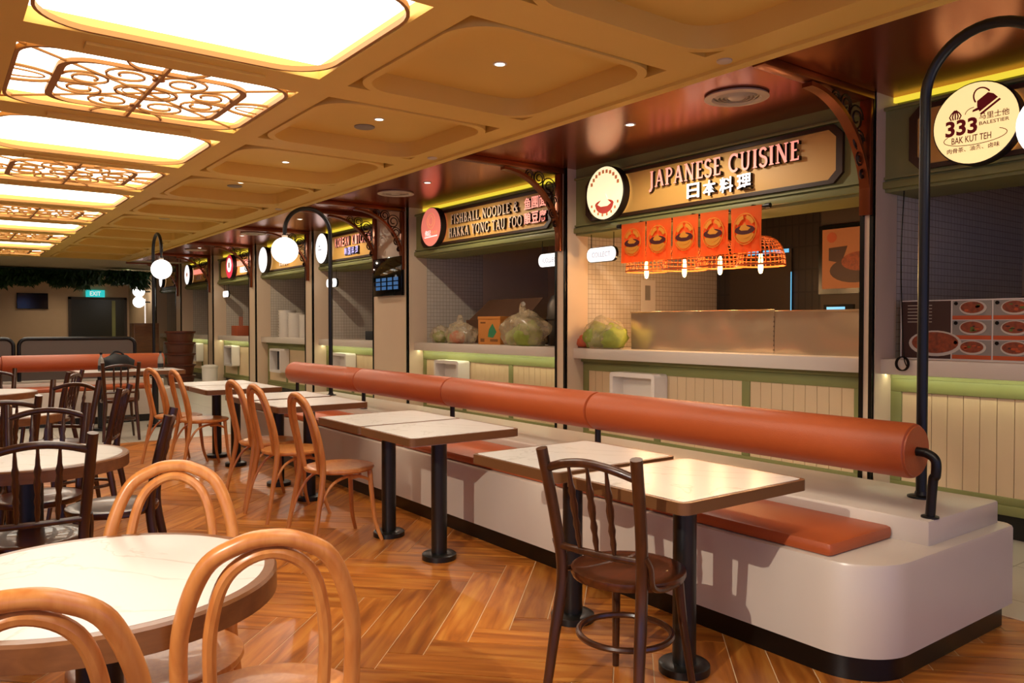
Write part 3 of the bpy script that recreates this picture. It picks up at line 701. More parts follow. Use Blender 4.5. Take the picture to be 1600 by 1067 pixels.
# ------------------------------------------------------------------ copper brackets with scrolls
def bracket(y, zb=2.07, lab=''):
    t = thing('arched_bracket', 'copper arched bracket with iron scrolls ' + lab, 'bracket', (0, y, 0))
    box('ceiling_bar', 'copper_bar', XT + 0.02, XP, -0.045, 0.045, ZC - 0.05, ZC, t, bevel=0.006)
    box('wall_bar', 'copper_bar', XP - 0.045, XP - 0.008, -0.04, 0.04, zb, ZC - 0.05, t, bevel=0.005)
    pts = [(XP - 0.72 + 0.70 * math.sin(a), 0, zb + 0.06 + (ZC - 0.07 - zb - 0.06) * math.cos(a)) for a in [PI / 2 * i / 18 for i in range(19)]]
    mb = MB(); n = len(pts)
    vs = []
    for i, p in enumerate(pts):
        a = PI / 2 * i / 18; nx, nz = math.sin(a), math.cos(a)
        for s_, o_ in ((-1, 0), (1, 0), (1, .028), (-1, .028)): vs.append((p[0] + nx * o_ - nx * .014, s_ * 0.035, p[2] + nz * o_ - nz * .014))
    fs = [(i * 4 + j, i * 4 + (j + 1) % 4, i * 4 + 4 + (j + 1) % 4, i * 4 + 4 + j) for i in range(n - 1) for j in range(4)] + [(3, 2, 1, 0), tuple(4 * (n - 1) + j for j in range(4))]
    mb.add(vs, fs); mb.build('arch_band', 'copper_bar', t, True, fix=True)
    def sp(cx, cz, r0, r1, a0, turns, n=22): return [(cx + (r0 + (r1 - r0) * i / n) * math.cos(a0 + 2 * PI * turns * i / n), 0, cz + (r0 + (r1 - r0) * i / n) * math.sin(a0 + 2 * PI * turns * i / n)) for i in range(n + 1)]
    for (cx, cz, r) in ((4.70, 2.79, .05), (4.82, 2.77, .065), (4.945, 2.70, .085), (4.98, 2.56, .065), (5.0, 2.44, .05), (5.025, 2.34, .03)):
        MB().tube(sp(cx, cz, r, r * .3, PI * .7, 1.5), .007, 5).build('scroll', 'scroll_iron', t)
        MB().tube(sp(cx, cz, r, r * 1.0, 0, 0.7, 12), .006, 5).build('scroll', 'scroll_iron', t)
    return t
bl = ['between the 333 stall and the japanese stall', 'between the japanese and fishball stalls', 'over the wall screen beside the fishball stall', 'on the far edge of the screen pillar',
      'past the korean kitchen sign', 'beside the stall with the red round sign', 'beyond the stall with the red round sign', 'at the farthest pillar near the plant garland']
for y, l in zip((2.833, 6.045, 9.29, 10.09, 12.56, 15.42, 18.29, 21.12), bl): bracket(y, lab=l)

# ------------------------------------------------------------------ stall fittings
def pill_sign(y, z, lab, w=0.42, x=XG - 0.02):
    t = thing('collection_sign', lab, 'sign', (x, y, z))
    MB().prism(rrect(-w / 2, w / 2, -.075, .075, .07), lambda a, b, d: (-d, -a, b), 0.0, 0.03).build('casing', 'trim_black', t, fix=True)
    MB().prism(rrect(-w / 2 + .006, w / 2 - .006, -.069, .069, .065), lambda a, b, d: (-d, -a, b), 0.03, 0.034).build('lit_face', 'logo_white', t, fix=True)
    wall_text('lettering', 'COLLECT', 'print_grey', -0.034, 0, 0, w * .62, .05, 0.002, t)
    for s_ in (-1, 1): MB().tube([(-.015, s_ * w * .38, .07), (-.015, s_ * w * .38, 2.23 - z)], .004, 5).build('hanger_rod', 'trim_black', t)
pill_sign(5.645, 2.022, 'white lit collect sign hanging over the japanese counter beside the orange cloths')
pill_sign(6.42, 2.02, 'white lit collect sign hanging over the fishball counter')
pill_sign(12.05, 2.02, 'white lit collect sign hanging over the korean kitchen counter')
pill_sign(12.95, 2.02, 'white lit collect sign hanging in the stall past the korean kitchen')
pill_sign(17.75, 2.02, 'white lit collect sign hanging under the red round sign')
pill_sign(21.6, 2.02, 'white lit collect sign hanging in the farthest stall')

# noren: five cloths on one rod
rod = thing('noren_rod', 'black rod under the japanese sign holding orange cloths', 'rod', (5.10, 0, 2.235))
MB().tube([(0, 3.62, 0), (0, 5.21, 0)], 0.012, 10).build('bar', 'black_metal', rod, True)
for y in (3.62, 5.21): MB().lathe([(0.001, -.02), (.02, -.02), (.02, .02), (.001, .02)], (0, y, 0), 12, 'y').build('end_cap', 'black_metal', rod, True)
for y in (3.8, 4.4, 5.0): MB().tube([(0, y, 0), (0.06, y, 0.03), (0.13, y, 0.03)], .006, 6).build('support_hook', 'black_metal', rod)
nl = ['first orange printed cloth on the black rod, next to the collect sign', 'second orange printed cloth on the rod, counted from the collect sign', 'middle orange printed cloth of the five on the black rod',
      'fourth orange printed cloth on the rod, counted from the collect sign', 'last orange printed cloth on the rod, next to the dark doorway']
for i, (ya, yb) in enumerate(((5.168, 4.873), (4.857, 4.568), (4.553, 4.277), (4.257, 3.974), (3.950, 3.665))):
    yc = (ya + yb) / 2; w = ya - yb; zt, zb = 2.247, 1.895
    t = thing('noren_cloth', nl[i], 'cloth banner', (5.085, yc, 0), 0, 'orange cloths on the rod')
    nx_, nz_ = 14, 8; vs = []; fs = []
    def wav(a, f): return 0.007 * math.sin(a * 23 + i) * f + .004 * math.sin(a * 51 + 2 * i) * f
    for s_ in (0, 1):
        for iz in range(nz_ + 1):
            f = iz / nz_
            for ix in range(nx_ + 1): a = ix / nx_ - .5; vs.append((wav(a * w * 3, f) + s_ * .003, a * w * (1 - .03 * math.sin(f * 3)), zt + (zb - zt) * f))
    row = nx_ + 1; off = row * (nz_ + 1)
    for iz in range(nz_):
        for ix in range(nx_):
            a = iz * row + ix; fs += [(a, a + row, a + row + 1, a + 1), (off + a, off + a + 1, off + a + row + 1, off + a + row)]
    MB().add(vs, fs).build('cloth', 'noren', t, True)
    pz = 2.075; fnx = lambda a, b, d: (-.0135 - d, -a, b + pz)
    MB().ring(circ(0, 0, .108, 30, .122), circ(0, 0, .101, 30, .115), fnx, 0, .002).build('ring_print', 'noren_gold', t, fix=True)
    for s0, s1, m_ in ((25, 80, 'noren_gold'), (100, 155, 'noren_gold'), (205, 335, 'noren_gold')):
        mb = MB(); stroke_poly(mb, arcp(0, 0, .08, .092, s0, s1), .03, fnx, .0015); mb.build('arc_print', m_, t, fix=True)
    MB().prism(circ(0, -.008, .092, 28, .036), fnx, .001, .0035).build('bowl_print', 'noren_maroon', t, fix=True)
    MB().prism(arcp(0, -.02, .07, .055, 190, 350, 12), fnx, .0005, .003).build('bowl_print', 'noren_gold', t, fix=True)
    MB().prism([(-.05, 0), (-.03, -.012), (.03, -.014), (.055, .004), (.02, .02), (.005, .045), (-.015, .03), (-.03, .03)], fnx, .003, .005).build('noodle_print', 'noren_gold', t, fix=True)
# rattan pendants
def pendant(x, y, zrim, lab, rr=0.196):
    t = thing('rattan_pendant', lab, 'pendant lamp', (x, y, zrim), 0, 'rattan pendants behind the orange cloths')
    H = 0.24; prof = [(rr * math.sin(a) ** .8 if a < 1.57 else rr, H * math.cos(a) ** .9 if a < 1.57 else 0) for a in [0.18 + (PI / 2 - .18) * i / 9 for i in range(10)]]
    mb = MB()
    for j in range(30):
        a = 2 * PI * j / 30; mb.tube([(r * math.cos(a), r * math.sin(a), h) for r, h in prof], .0035, 4)
    mb.build('woven_ribs', 'rattan', t)
    mb = MB()
    for r, h in prof: mb.tube([(r * math.cos(2 * PI * j / 30), r * math.sin(2 * PI * j / 30), h) for j in range(30)], .004, 4, True)
    mb.build('woven_hoops', 'rattan', t)
    MB().tube([(rr * math.cos(2 * PI * j / 36), rr * math.sin(2 * PI * j / 36), 0) for j in range(36)], .008, 6, True).build('rim_hoop', 'rattan', t, True)
    MB().tube([(0, 0, H), (0, 0, 2.231 - zrim)], .005, 6).build('cord', 'trim_black', t)
    MB().lathe([(.02, .24), (.022, .15), (.016, .10)], n=12).build('lamp_holder', 'trim_black', t, True)
    MB().lathe([(.010, .10), (.017, .07), (.020, 0.0), (.020, -.035), (.014, -.06), (.002, -.068)], n=14).build('bulb', 'bulb', t, True)
    l = bpy.data.lights.new('pendant_light', 'POINT'); l.energy = 7; l.color = (1, .58, .25); l.shadow_soft_size = 0.03
    lo = bpy.data.objects.new('pendant_light', l); C.objects.link(lo); lo.parent = t; lo.location = (0, 0, -0.10)
for i, (y, z) in enumerate(((5.27, 1.845), (4.80, 1.835), (4.40, 1.835), (3.985, 1.825))):
    pendant(5.52, y, z, ['woven rattan pendant lamp nearest the collect sign', 'second woven rattan pendant from the collect sign', 'third woven rattan pendant from the collect sign', 'woven rattan pendant lamp beside the dark doorway'][i])

# japanese stall: back wall, doorway, poster, steel sheets, bag
struct(with_uv(box('wall_back_tiles', 'tile_dark', 7.42, 7.5, 2.9, 5.96, 0, 2.95)))
d = struct(box('door_1', 'wall_dark', 7.39, 7.42, 4.95, 5.75, 0, 2.15)); box('door_light_gap', 'blue_lit', 7.385, 7.39, 4.98, 5.5, 2.11, 2.15, d); box('door_light_gap', 'blue_lit', 7.385, 7.39, 4.945, 4.955, 1.2, 1.9, d)
t = thing('framed_poster', 'black framed food poster on the dark wall of the japanese stall', 'poster', (6.96, 0, 0))
box('frame', 'trim_black', 0.0, 0.04, 3.62, 4.36, 1.63, 2.29, t); box('sheet', 'poster_tan', -.004, 0.0, 3.66, 4.32, 1.68, 2.25, t)
MB().prism(circ(-3.98, 1.85, .26, 24, .12), FX(-.004), 0, .002).build('bowl_print', 'menu_dark', t, fix=True)
MB().prism(circ(-3.93, 1.93, .19, 24, .09), FX(-.004), .002, .004).build('food_print', 'menu_food', t, fix=True)
MB().prism([(-4.25, 1.95), (-4.12, 1.92), (-4.06, 2.08), (-4.25, 2.07)], FX(-.004), 0, .003).build('cup_print', 'menu_dark', t, fix=True)
MB().prism(circ(-4.22, 2.17, .05, 18), FX(-.004), 0, .003).build('emblem_print', 'terracotta', t, fix=True)
struct(box('wall_stub', 'wall_dark', 7.0, 7.42, 3.5, 4.36, 0, 2.95))
t = thing('monitor', 'small lit blue screen behind the steel splash sheet', 'monitor', (5.95, 3.55, 1.10))
box('panel', 'trim_black', 0, .03, -.13, .13, .18, .40, t); box('lit_screen', 'blue_lit', -.004, 0, -.06, .10, .30, .38, t); box('stand', 'trim_black', 0, .03, -.03, .03, 0, .18, t)
def steel_sheet(ya, yb, zt, label):
    t = thing('steel_sheet', label, 'metal sheet', (5.45, 0, 0))
    vs = []; fs = []; n_, m_ = 40, 10
    for s_ in (0, 1):
        for j in range(m_ + 1):
            for i in range(n_ + 1):
                y = yb + (ya - yb) * i / n_; z = 1.10 + (zt - 1.10) * j / m_
                vs.append((0.02 * noise.noise((y * 2.3, z * 2.1, 1.7)) + .011 * noise.noise((y * 4.5, z * 4, 4)) + s_ * .004, y, z))
    row = n_ + 1; off = row * (m_ + 1)
    for j in range(m_):
        for i in range(n_):
            a = j * row + i; fs += [(a, a + row, a + row + 1, a + 1), (off + a, off + a + 1, off + a + row + 1, off + a + row)]
    MB().add(vs, fs).build('sheet', 'steel', t, True)
    MB().tube([(0, yb, zt), (0, ya, zt)], .006, 6).build('folded_edge', 'steel', t)
    return t
s1 = steel_sheet(5.41, 3.80, 1.452, 'long dented steel splash sheet on the japanese counter next to the cabbage bag')
s2 = steel_sheet(3.795, 2.93, 1.442, 'shorter dented steel splash sheet on the japanese counter next to the pillar')
for k in range(9): MB().lathe([(.006, -.008), (.003, -.012), (.001, -.012)], (-.004, 3.80, 1.13 + k * .038), 8, 'x').build('rivet', 'steel_dull', s1)
def bag(x, y, z, sx, sy, sz, label, fill, seed, knot=False):
    t = thing('plastic_bag', label, 'plastic bag', (x, y, z))
    def blob(nm, m, cx, cy, cz, rx, ry, rz, amp, fr, sub=4):
        bm = bmesh.new(); bmesh.ops.create_icosphere(bm, subdivisions=sub, radius=1.0)
        for v in bm.verts:
            p = v.co.copy(); k = 1 + amp * noise.noise(p * fr + Vector((seed, seed * 2, 0))) + amp * .5 * abs(noise.noise(p * fr * 2.7 + Vector((seed, 0, 3))))
            p *= k; zz = p.z
            if zz < -.75: zz = -.75 - (zz + .75) * .05
            v.co = (cx + p.x * rx, cy + p.y * ry, cz + (zz + .75) * rz / 1.75 * 2)
        me = bpy.data.meshes.new(nm); bm.to_mesh(me); bm.free(); me.materials.append(M[m]); me.polygons.foreach_set('use_smooth', [True] * len(me.polygons))
        o = bpy.data.objects.new(nm, me); C.objects.link(o); o.parent = t
    blob('film_bag', 'bag', 0, 0, 0, sx, sy, sz * .5, .32, 1.7)
    for (m, cx, cy, cz, r) in fill: blob('vegetables', m, cx, cy, cz, r * .9, r, r * .8, .25, 2.2, 3)
    if knot: MB().tube(spline([(0, .0, sz * .85), (0, .03, sz * 1.05), (.01, .05, sz * 1.25), (-.02, .0, sz * 1.3)], 6), [.05 - .0012 * i for i in range(19)], 7).build('gathered_top', 'bag', t, True)
bag(5.32, 5.65, 1.10, .13, .25, .30, 'clear plastic bag of green cabbage on the japanese counter', [('cabbage', 0, .08, .01, .15), ('cabbage', .0, -.14, .01, .14), ('tomato', -.02, .28, .01, .07)], 3)
bag(5.36, 8.28, 1.10, .15, .28, .26, 'clear plastic bag of orange and pale vegetables beside the orange carton', [('tomato', -.03, .05, .0, .10), ('cabbage', .02, .20, .0, .09)], 8, True)
bag(5.37, 8.80, 1.10, .12, .15, .22, 'small clear plastic bag of pale greens at the end of the fishball counter', [('cabbage', 0, 0, .0, .10)], 12)
bag(5.36, 6.98, 1.10, .17, .38, .36, 'big tied plastic bag of leafy greens on the fishball counter', [('cabbage', -.02, -.08, .0, .17), ('cabbage', 0, .16, .0, .12)], 21, True)
t = thing('carton', 'upright orange carton with a green mark between the plastic bags', 'box', (5.46, 7.68, 1.10), 0.15)
box('box_body', 'carton_orange', -.11, .11, -.19, .19, 0, .30, t, bevel=.003); box('flap', 'carton_orange', -.115, .115, -.195, .195, .30, .335, t, bevel=.003)
MB().prism([(-.02, .09), (.07, .08), (.13, .15), (.06, .25), (-.0, .18)], lambda a, b, d: (-.11 - d, -a, b), 0, .001).build('green_mark', 'carton_print', t, fix=True)
for a, b, w, h in ((-.15, .25, .09, .02), (-.15, .03, .07, .04), (.02, .035, .13, .03)): MB().prism([(a, b), (a + w, b), (a + w, b + h), (a, b + h)], lambda a, b, d: (-.11 - d, -a, b), 0, .001).build('mark', 'carton_text', t, fix=True)
t = thing('open_carton', 'large open brown carton with its flap raised behind the bags', 'box', (5.78, 7.95, 1.10))
box('box_body', 'carton', -.12, .25, -.62, .68, 0, .30, t, bevel=.003)
MB().add([(-.12, -.60, .30), (-.12, .60, .30), (.10, .46, .56), (.10, -.66, .56), (-.112, -.60, .30), (-.112, .60, .30), (.108, .46, .56), (.108, -.66, .56)], [(0, 1, 2, 3), (4, 7, 6, 5), (0, 3, 7, 4), (1, 5, 6, 2), (2, 6, 7, 3), (0, 4, 5, 1)]).build('raised_flap', 'carton', t, fix=True)
t = thing('bain_marie', 'round domed steel food warmer at the back of the fishball counter', 'warmer', (5.95, 6.75, 1.10))
MB().lathe([(.34, 0), (.34, .28), (.36, .30), (.36, .33)], n=32).build('drum', 'steel_dull', t, True)
MB().lathe([(.35, .33), (.35, .46), (.30, .56), (.18, .61), (.02, .625)], n=32).build('domed_lid', 'steel_dull', t, True)

# 333 stall: menu board and cable
t = thing('menu_board', 'food photo menu board standing on the 333 stall counter', 'menu', (XG + 0.02, 0, 0))
box('backing', 'paper', 0, .012, 0.9, 2.73, 1.10, 1.497, t)
box('dark_column', 'menu_dark', -.002, 0, 2.40, 2.72, 1.11, 1.49, t)
MB().prism(circ(-2.50, 1.21, .17, 26, .085), FX(-.002), 0, .002).build('bowl_print', 'menu_bowl', t, fix=True)
MB().prism(circ(-2.50, 1.215, .15, 26, .07), FX(-.002), .002, .003).build('food_print', 'menu_food', t, fix=True)
for k in range(6): box('text_line', 'menu_bowl', -.003, -.002, 2.52, 2.68, 1.46 - k * .022, 1.464 - k * .022, t)
yy = 2.39
while yy > 1.0:
    for r in range(3):
        zb = 1.112 + (2 - r) * .127
        box('photo_print', 'menu_grey', -.002, 0, yy - .235, yy, zb, zb + .122, t)
        box('price_band', 'menu_orange', -.003, -.002, yy - .235, yy, zb, zb + .026, t)
        ca, cb = -(yy - .125), zb + .075
        MB().prism(circ(ca, cb, .082, 22, .046), FX(-.002), .001, .0025).build('bowl_print', 'menu_bowl', t, fix=True)
        MB().prism(circ(ca - .004, cb + .003, .070, 22, .037), FX(-.002), .0025, .0035).build('food_print', 'menu_food', t, fix=True)
        for q in range(5):
            ga, gb = ca + random.uniform(-.045, .04), cb + random.uniform(-.018, .024)
            MB().prism(circ(ga, gb, random.uniform(.007, .018), 9, random.uniform(.004, .009)), FX(-.002), .0035, .0042).build('garnish_print', random.choice(['menu_green', 'menu_orange', 'menu_dark', 'menu_orange']), t, fix=True)
        MB().prism(circ(-(yy - .022), zb + .105, .012, 12), FX(-.002), .001, .003).build('number_dot', 'trim_black', t, fix=True)
    yy -= .245
t = thing('hanging_cable', 'thin black cable coiled at the end over the 333 counter lip', 'cable', (XF - 0.05, 2.62, 0))
MB().tube(spline([(.08, .05, 2.23), (.05, .05, 1.8), (.03, .03, 1.4), (.0, .0, 1.13), (-.002, -.02, 1.06)], 6), .004, 5).build('lead', 'trim_black', t)
for k in range(3): MB().tube([(-.008 - k * .003, .04 * math.cos(a * PI / 10) + .004 * k, 1.075 + .045 * math.sin(a * PI / 10)) for a in range(20)], .0045, 5, True).build('coil', 'trim_black', t)
for (y, s_, lab) in ((2.0, .10, 'dark wok handle shape behind the menu board'), (1.55, .075, 'second dark pan behind the menu board')):
    t = thing('wok', lab, 'wok', (5.75, y, 1.10)); MB().lathe([(.09, 0), (.16, .26), (s_ * 2, .36), (s_ * 1.8, .40), (.02, .45)], n=24).build('pan_body', 'trim_black', t, True); MB().tube(spline([(0, .06, .44), (0, .0, .49), (0, -.06, .44)], 5), .01, 6).build('lid_handle', 'trim_black', t)

# wall screen on the wide pillar
t = thing('wall_screen', 'black framed wall screen with blue table rows on the wide beige pillar', 'screen', (XP - 0.008, 9.66, 1.985))
box('casing', 'screen_black', -.05, 0, -.40, .42, -.255, .27, t, bevel=.006)
fnS = lambda a, b, d: (-.05 - d, -a, b)
for r in range(3):
    for c_ in range(4): MB().prism([(-.33 + c_ * .172, -.05 - r * .06), (-.2 + c_ * .172, -.05 - r * .06), (-.2 + c_ * .172, -.005 - r * .06), (-.33 + c_ * .172, -.005 - r * .06)], fnS, 0, .0015).build('table_cell', 'screen_blue', t, fix=True)

# far stalls: contents
def stack(x, y, z, r, h, n, label, grp):
    t = thing('container_stack', label, 'containers', (x, y, z), 0, grp); prof = []
    for k in range(n):
        prof += [(r * .9, h * k / n), (r, h * (k + .9) / n), (r * 1.03, h * (k + 1) / n)]
    MB().lathe(prof, n=20).build('nested_tubs', 'white_paint', t, True); return t
for i, (y, r, h) in enumerate(((14.75, .17, .52), (14.25, .17, .46), (13.75, .15, .42), (13.4, .11, .26))): stack(5.55, y, 1.10, r, h, 9, ['tallest stack of pale round tubs past the korean kitchen', 'second tallest stack of pale round tubs past the korean kitchen', 'third tallest stack of pale round tubs past the korean kitchen', 'short narrow stack of pale tubs past the korean kitchen'][i], 'pale tub stacks')
def pos(x, y, lab, sc=1.0):
    t = thing('cash_register', lab, 'cash register', (x, y, 1.10)); t.scale = (sc,) * 3
    box('drawer_base', 'cloth_black', -.2, .2, -.22, .22, 0, .11, t, bevel=.006)
    for s_, a in ((-1, .0), (1, .0)): pass
    MB().add([(-.12, -.20, .14), (-.12, .16, .14), (.02, .16, .36), (.02, -.20, .36), (-.08, -.20, .12), (-.08, .16, .12), (.06, .16, .34), (.06, -.20, .34)], [(0, 3, 2, 1), (4, 5, 6, 7), (0, 1, 5, 4), (1, 2, 6, 5), (2, 3, 7, 6), (3, 0, 4, 7)]).build('touch_screen', 'screen_black', t, fix=True)
    MB().tube([(0, 0, .1), (0.03, 0, .25)], .03, 8).build('screen_neck', 'cloth_black', t)
    box('customer_display', 'cloth_black', .06, .1, -.12, .1, .3, .48, t, bevel=.004)
pos(5.7, 10.9, 'black cash register with tilted screen on the korean kitchen counter', 1.25)
pos(5.7, 16.3, 'black cash register on the counter under the red round sign', 1.2)
pos(5.7, 19.0, 'black cash register on the counter beyond the red round sign', 1.0)
t = thing('wall_notice', 'white paper notice on the tiled wall of the korean kitchen stall', 'notice', (6.4, 12.385, 1.75)); box('sheet', 'paper', -.16, .16, 0, .004, -.2, .2, t); box('printed_block', 'menu_grey', -.08, .1, -.002, 0, .02, .14, t)
t = thing('wall_notice', 'white paper notice on the tiled wall behind the rattan pendants', 'notice', (6.28, 5.958, 1.62)); box('sheet', 'paper', -.12, .1, 0, .004, -.22, .2, t); box('printed_block', 'menu_grey', -.06, .02, -.002, 0, -.02, .14, t)
t = thing('red_bottle', 'red plastic sauce bottle beside the cash register under the red sign', 'bottle', (5.55, 15.95, 1.10)); MB().lathe([(.05, 0), (.055, .2), (.03, .28), (.015, .34)], n=14).build('bottle_body', 'red_plastic', t, True); MB().lathe([(.02, .34), (.02, .37), (.002, .38)], n=10).build('cap', 'red_plastic', t)
t = thing('utensil_rack', 'terracotta utensil tray with upright sticks on the stall counter under the red sign', 'utensil tray', (5.5, 17.4, 1.10)); box('tray', 'terracotta', -.15, .15, -.2, .2, 0, .22, t, bevel=.01)
for k in range(3): MB().tube([(0, -.1 + .1 * k, .2), (0, -.1 + .1 * k, .42)], .012, 6).build('stick', 'terracotta', t)

# ------------------------------------------------------------------ long white bench with orange roll back
def bench(prefix, L, r_corner, label, flip=False):
    """local frame: x depth (0 front .. 1.15 back), y length 0..L, near end at y=0"""
    t = thing('bench', label, 'bench')
    D = 1.16
    base = rrect(0, D, 0, L, 0.03, 4)
    # front near corner gets the big radius
    P = [(r_corner * (1 - math.sin(a)), r_corner * (1 - math.cos(a))) for a in [PI / 2 * i / 14 for i in range(15)]]
    P = P[::-1]  # from (0,r)?
    poly = [(r_corner - r_corner * math.cos(a), r_corner - r_corner * math.sin(a)) for a in [PI / 2 * i / 14 for i in range(15)]] + [(D - .03, 0), (D, .03), (D, L), (0, L)]
    poly = [(a, b) for a, b in poly]
    def inset(pl, d):
        cx, cy = D / 2, L / 2
        return [(cx + (a - cx) * (1 - d / (D / 2)), cy + (b - cy) * (1 - d / (L / 2))) for a, b in pl]
    MB().prism(inset(poly, .03), FZ, 0, .105).build('plinth', 'plinth_black', t, True, fix=True)
    mb = MB(); n = len(poly); vs = []; levels = [(0, .10), (0, .435), (.004, .446), (.014, .45)]
    for d, z in levels: vs += [(a, b, z) for a, b in inset(poly, d)]
    fs = [(k * n + i, k * n + (i + 1) % n, (k + 1) * n + (i + 1) % n, (k + 1) * n + i) for k in range(3) for i in range(n)] + [tuple(range(n - 1, -1, -1)), tuple(range(3 * n, 4 * n))]
    mb.add(vs, fs).build('seat_base', 'bench_white', t, True, fix=True)
    box('back_ledge', 'bench_white', .48, 1.12, .055, L - .05, .44, .55, t, bevel=.012)
    return t
BY0, BY1 = 1.445, 8.75
b1 = bench('near', BY1 - BY0, 0.22, 'long white bench with orange leather cushions beside the marble tables')
b1.location = (2.70, BY0, 0)
# seat cushions in segments, roll segments with seams
def cushion(parent, y0, y1): 
    o = box('seat_cushion', 'leather', .02, .479, y0, y1, .45, .505, parent, bevel=.018)
cy = .20; 
for y1_ in (1.84, 3.55, 5.25, 6.95): cushion(b1, cy, y1_ - .01); cy = y1_
RX, RZ, RR = 0.55, 0.812, 0.114
def roll_piece(parent, p0, p1, axis):
    L = p1 - p0; prof = [(RR * .55, 0), (RR - .012, 0.001), (RR - .003, .006), (RR, .018), (RR, L - .018), (RR - .003, L - .006), (RR - .012, L - .001), (RR * .55, L)]
    c = (RX, p0, RZ) if axis == 'y' else (p0, RX, RZ)
    MB().lathe(prof, c, 40, axis).build('roll_segment', 'leather', parent, True)
segs = [(0.145, 2.05), (2.06, 3.70), (3.71, 5.25), (5.26, 6.98)]
for a, b in segs: roll_piece(b1, a, b, 'y')
for y in (0.145 - .002, 6.982): MB().lathe([(.001, -.003), (RR - .012, -.003), (RR - .010, .003), (.001, .003)], (RX, y, RZ), 36, 'y').build('roll_end_cap', 'leather', b1, True)
for y in (2.055, 3.705, 5.255): MB().lathe([(.02, -.012), (RR - .022, -.012), (RR - .022, .012), (.02, .012)], (RX, y, RZ), 36, 'y').build('roll_seam', 'leather', b1, True)
MB().tube([(RX, .1, RZ), (RX, 7.03, RZ)], .018, 10).build('roll_core_bar', 'black_metal', b1, True)
MB().tube(spline([(RX, .16, RZ), (RX, .10, RZ - .004), (RX, .065, RZ - .03), (RX + .0, .065, RZ - .09), (RX, .075, .70), (RX, .085, .548)], 8), .019, 12).build('end_post', 'black_metal', b1, True)
for y in (2.055, 3.705, 5.255, 6.9): MB().tube([(RX, y, RZ), (RX, y, .548)], .019, 10).build('support_post', 'black_metal', b1, True)
for y in (.085, 2.055, 3.705, 5.255, 6.9): MB().lathe([(.034, .549), (.034, .556), (.02, .557)], (RX, y, 0), 18).build('post_collar', 'black_metal', b1, True)
# far bench, along x
b2 = bench('far', 6.4, 0.1, 'far white bench with orange roll back across the cross aisle')
b2.rotation_euler = (0, 0, PI / 2); b2.location = (2.80, 11.75, 0)
for a, b in ((.3, 2.1), (2.12, 3.9), (3.92, 5.9)): cushion(b2, a, b)
for a, b in ((.05, 2.05), (2.06, 3.83), (3.84, 5.7)): roll_piece(b2, a, b, 'y')
for y in (2.055, 3.835): MB().lathe([(.02, -.012), (RR - .022, -.012), (RR - .022, .012), (.02, .012)], (RX, y, RZ), 36, 'y').build('roll_seam', 'leather', b2, True)
for y in (.12, 2.055, 3.835, 5.5): MB().tube([(RX, y, RZ), (RX, y, .548)], .02, 8).build('support_post', 'black_metal', b2, True)
# railing frames on the far bench
rl = ['black tube railing frame with grey mesh along the far bench, next to the lamp post', 'second black tube railing frame with grey mesh along the far bench']
for i, (xa, xb) in enumerate(((0.985, 2.45), (-0.65, 0.92))):
    t = thing('railing_frame', rl[i], 'railing', (0, 12.72, 0)); zt = 1.14; r = .1
    path = [(xa, 0, .54), (xa, 0, zt - r)] + [(xa + r - r * math.cos(a), 0, zt - r + r * math.sin(a)) for a in [PI / 2 * k / 6 for k in range(1, 7)]] + [(xb - r + r * math.sin(a), 0, zt - r + r * math.cos(a)) for a in [PI / 2 * k / 6 for k in range(0, 7)]] + [(xb, 0, .54)]
    MB().tube(path, .026, 10).build('tube_frame', 'black_metal', t, True)
    MB().box(xa + .02, xb - .02, -.006, .006, .56, zt - .02).build('mesh_panel', 'rail_mesh', t)

# globe lamps on arched posts
def globe_lamp(x, y, ang, zbase, lab, zt=2.60):
    t = thing('globe_lamp', lab, 'lamp', (x, y, zbase), ang, 'black arched posts with white globes')
    R_ = .258; zc = zt - R_ - zbase
    path = [(0, 0, 0), (0, 0, zc * .5), (0, 0, zc)] + [(R_ - R_ * math.cos(a), 0, zc + R_ * math.sin(a)) for a in [PI * k / 20 for k in range(1, 21)]] + [(2 * R_, 0, zc - .03)]
    MB().tube(path, .023, 12).build('arched_post', 'black_metal', t, True)
    MB().lathe([(.058, 0), (.058, .008), (.03, .014), (.024, .03)], n=24).build('base_flange', 'black_metal', t, True)
    zg = 2.13 - zbase
    MB().lathe([(.03, zg + .16), (.03, zg + .13)], (2 * R_, 0, 0), 14).build('globe_cap', 'white_metal', t, True)
    MB().tube([(2 * R_, 0, zc - .02), (2 * R_, 0, zg + .13)], .014, 8).build('drop_stem', 'black_metal', t)
    MB().lathe([(.14 * math.sin(PI * k / 16) + .0005, zg - .14 * math.cos(PI * k / 16)) for k in range(17)], (2 * R_, 0, 0), 28).build('globe', 'globe', t, True)
globe_lamp(3.60, 1.735, -PI / 2, .549, 'black arched globe lamp post at the near end of the bench by the 333 sign')
globe_lamp(3.581, 8.205, PI, .549, 'black arched globe lamp post at the far end of the long bench')
globe_lamp(2.68, 12.55, -PI / 2, .549, 'black arched globe lamp post at the end of the far bench', 2.66)

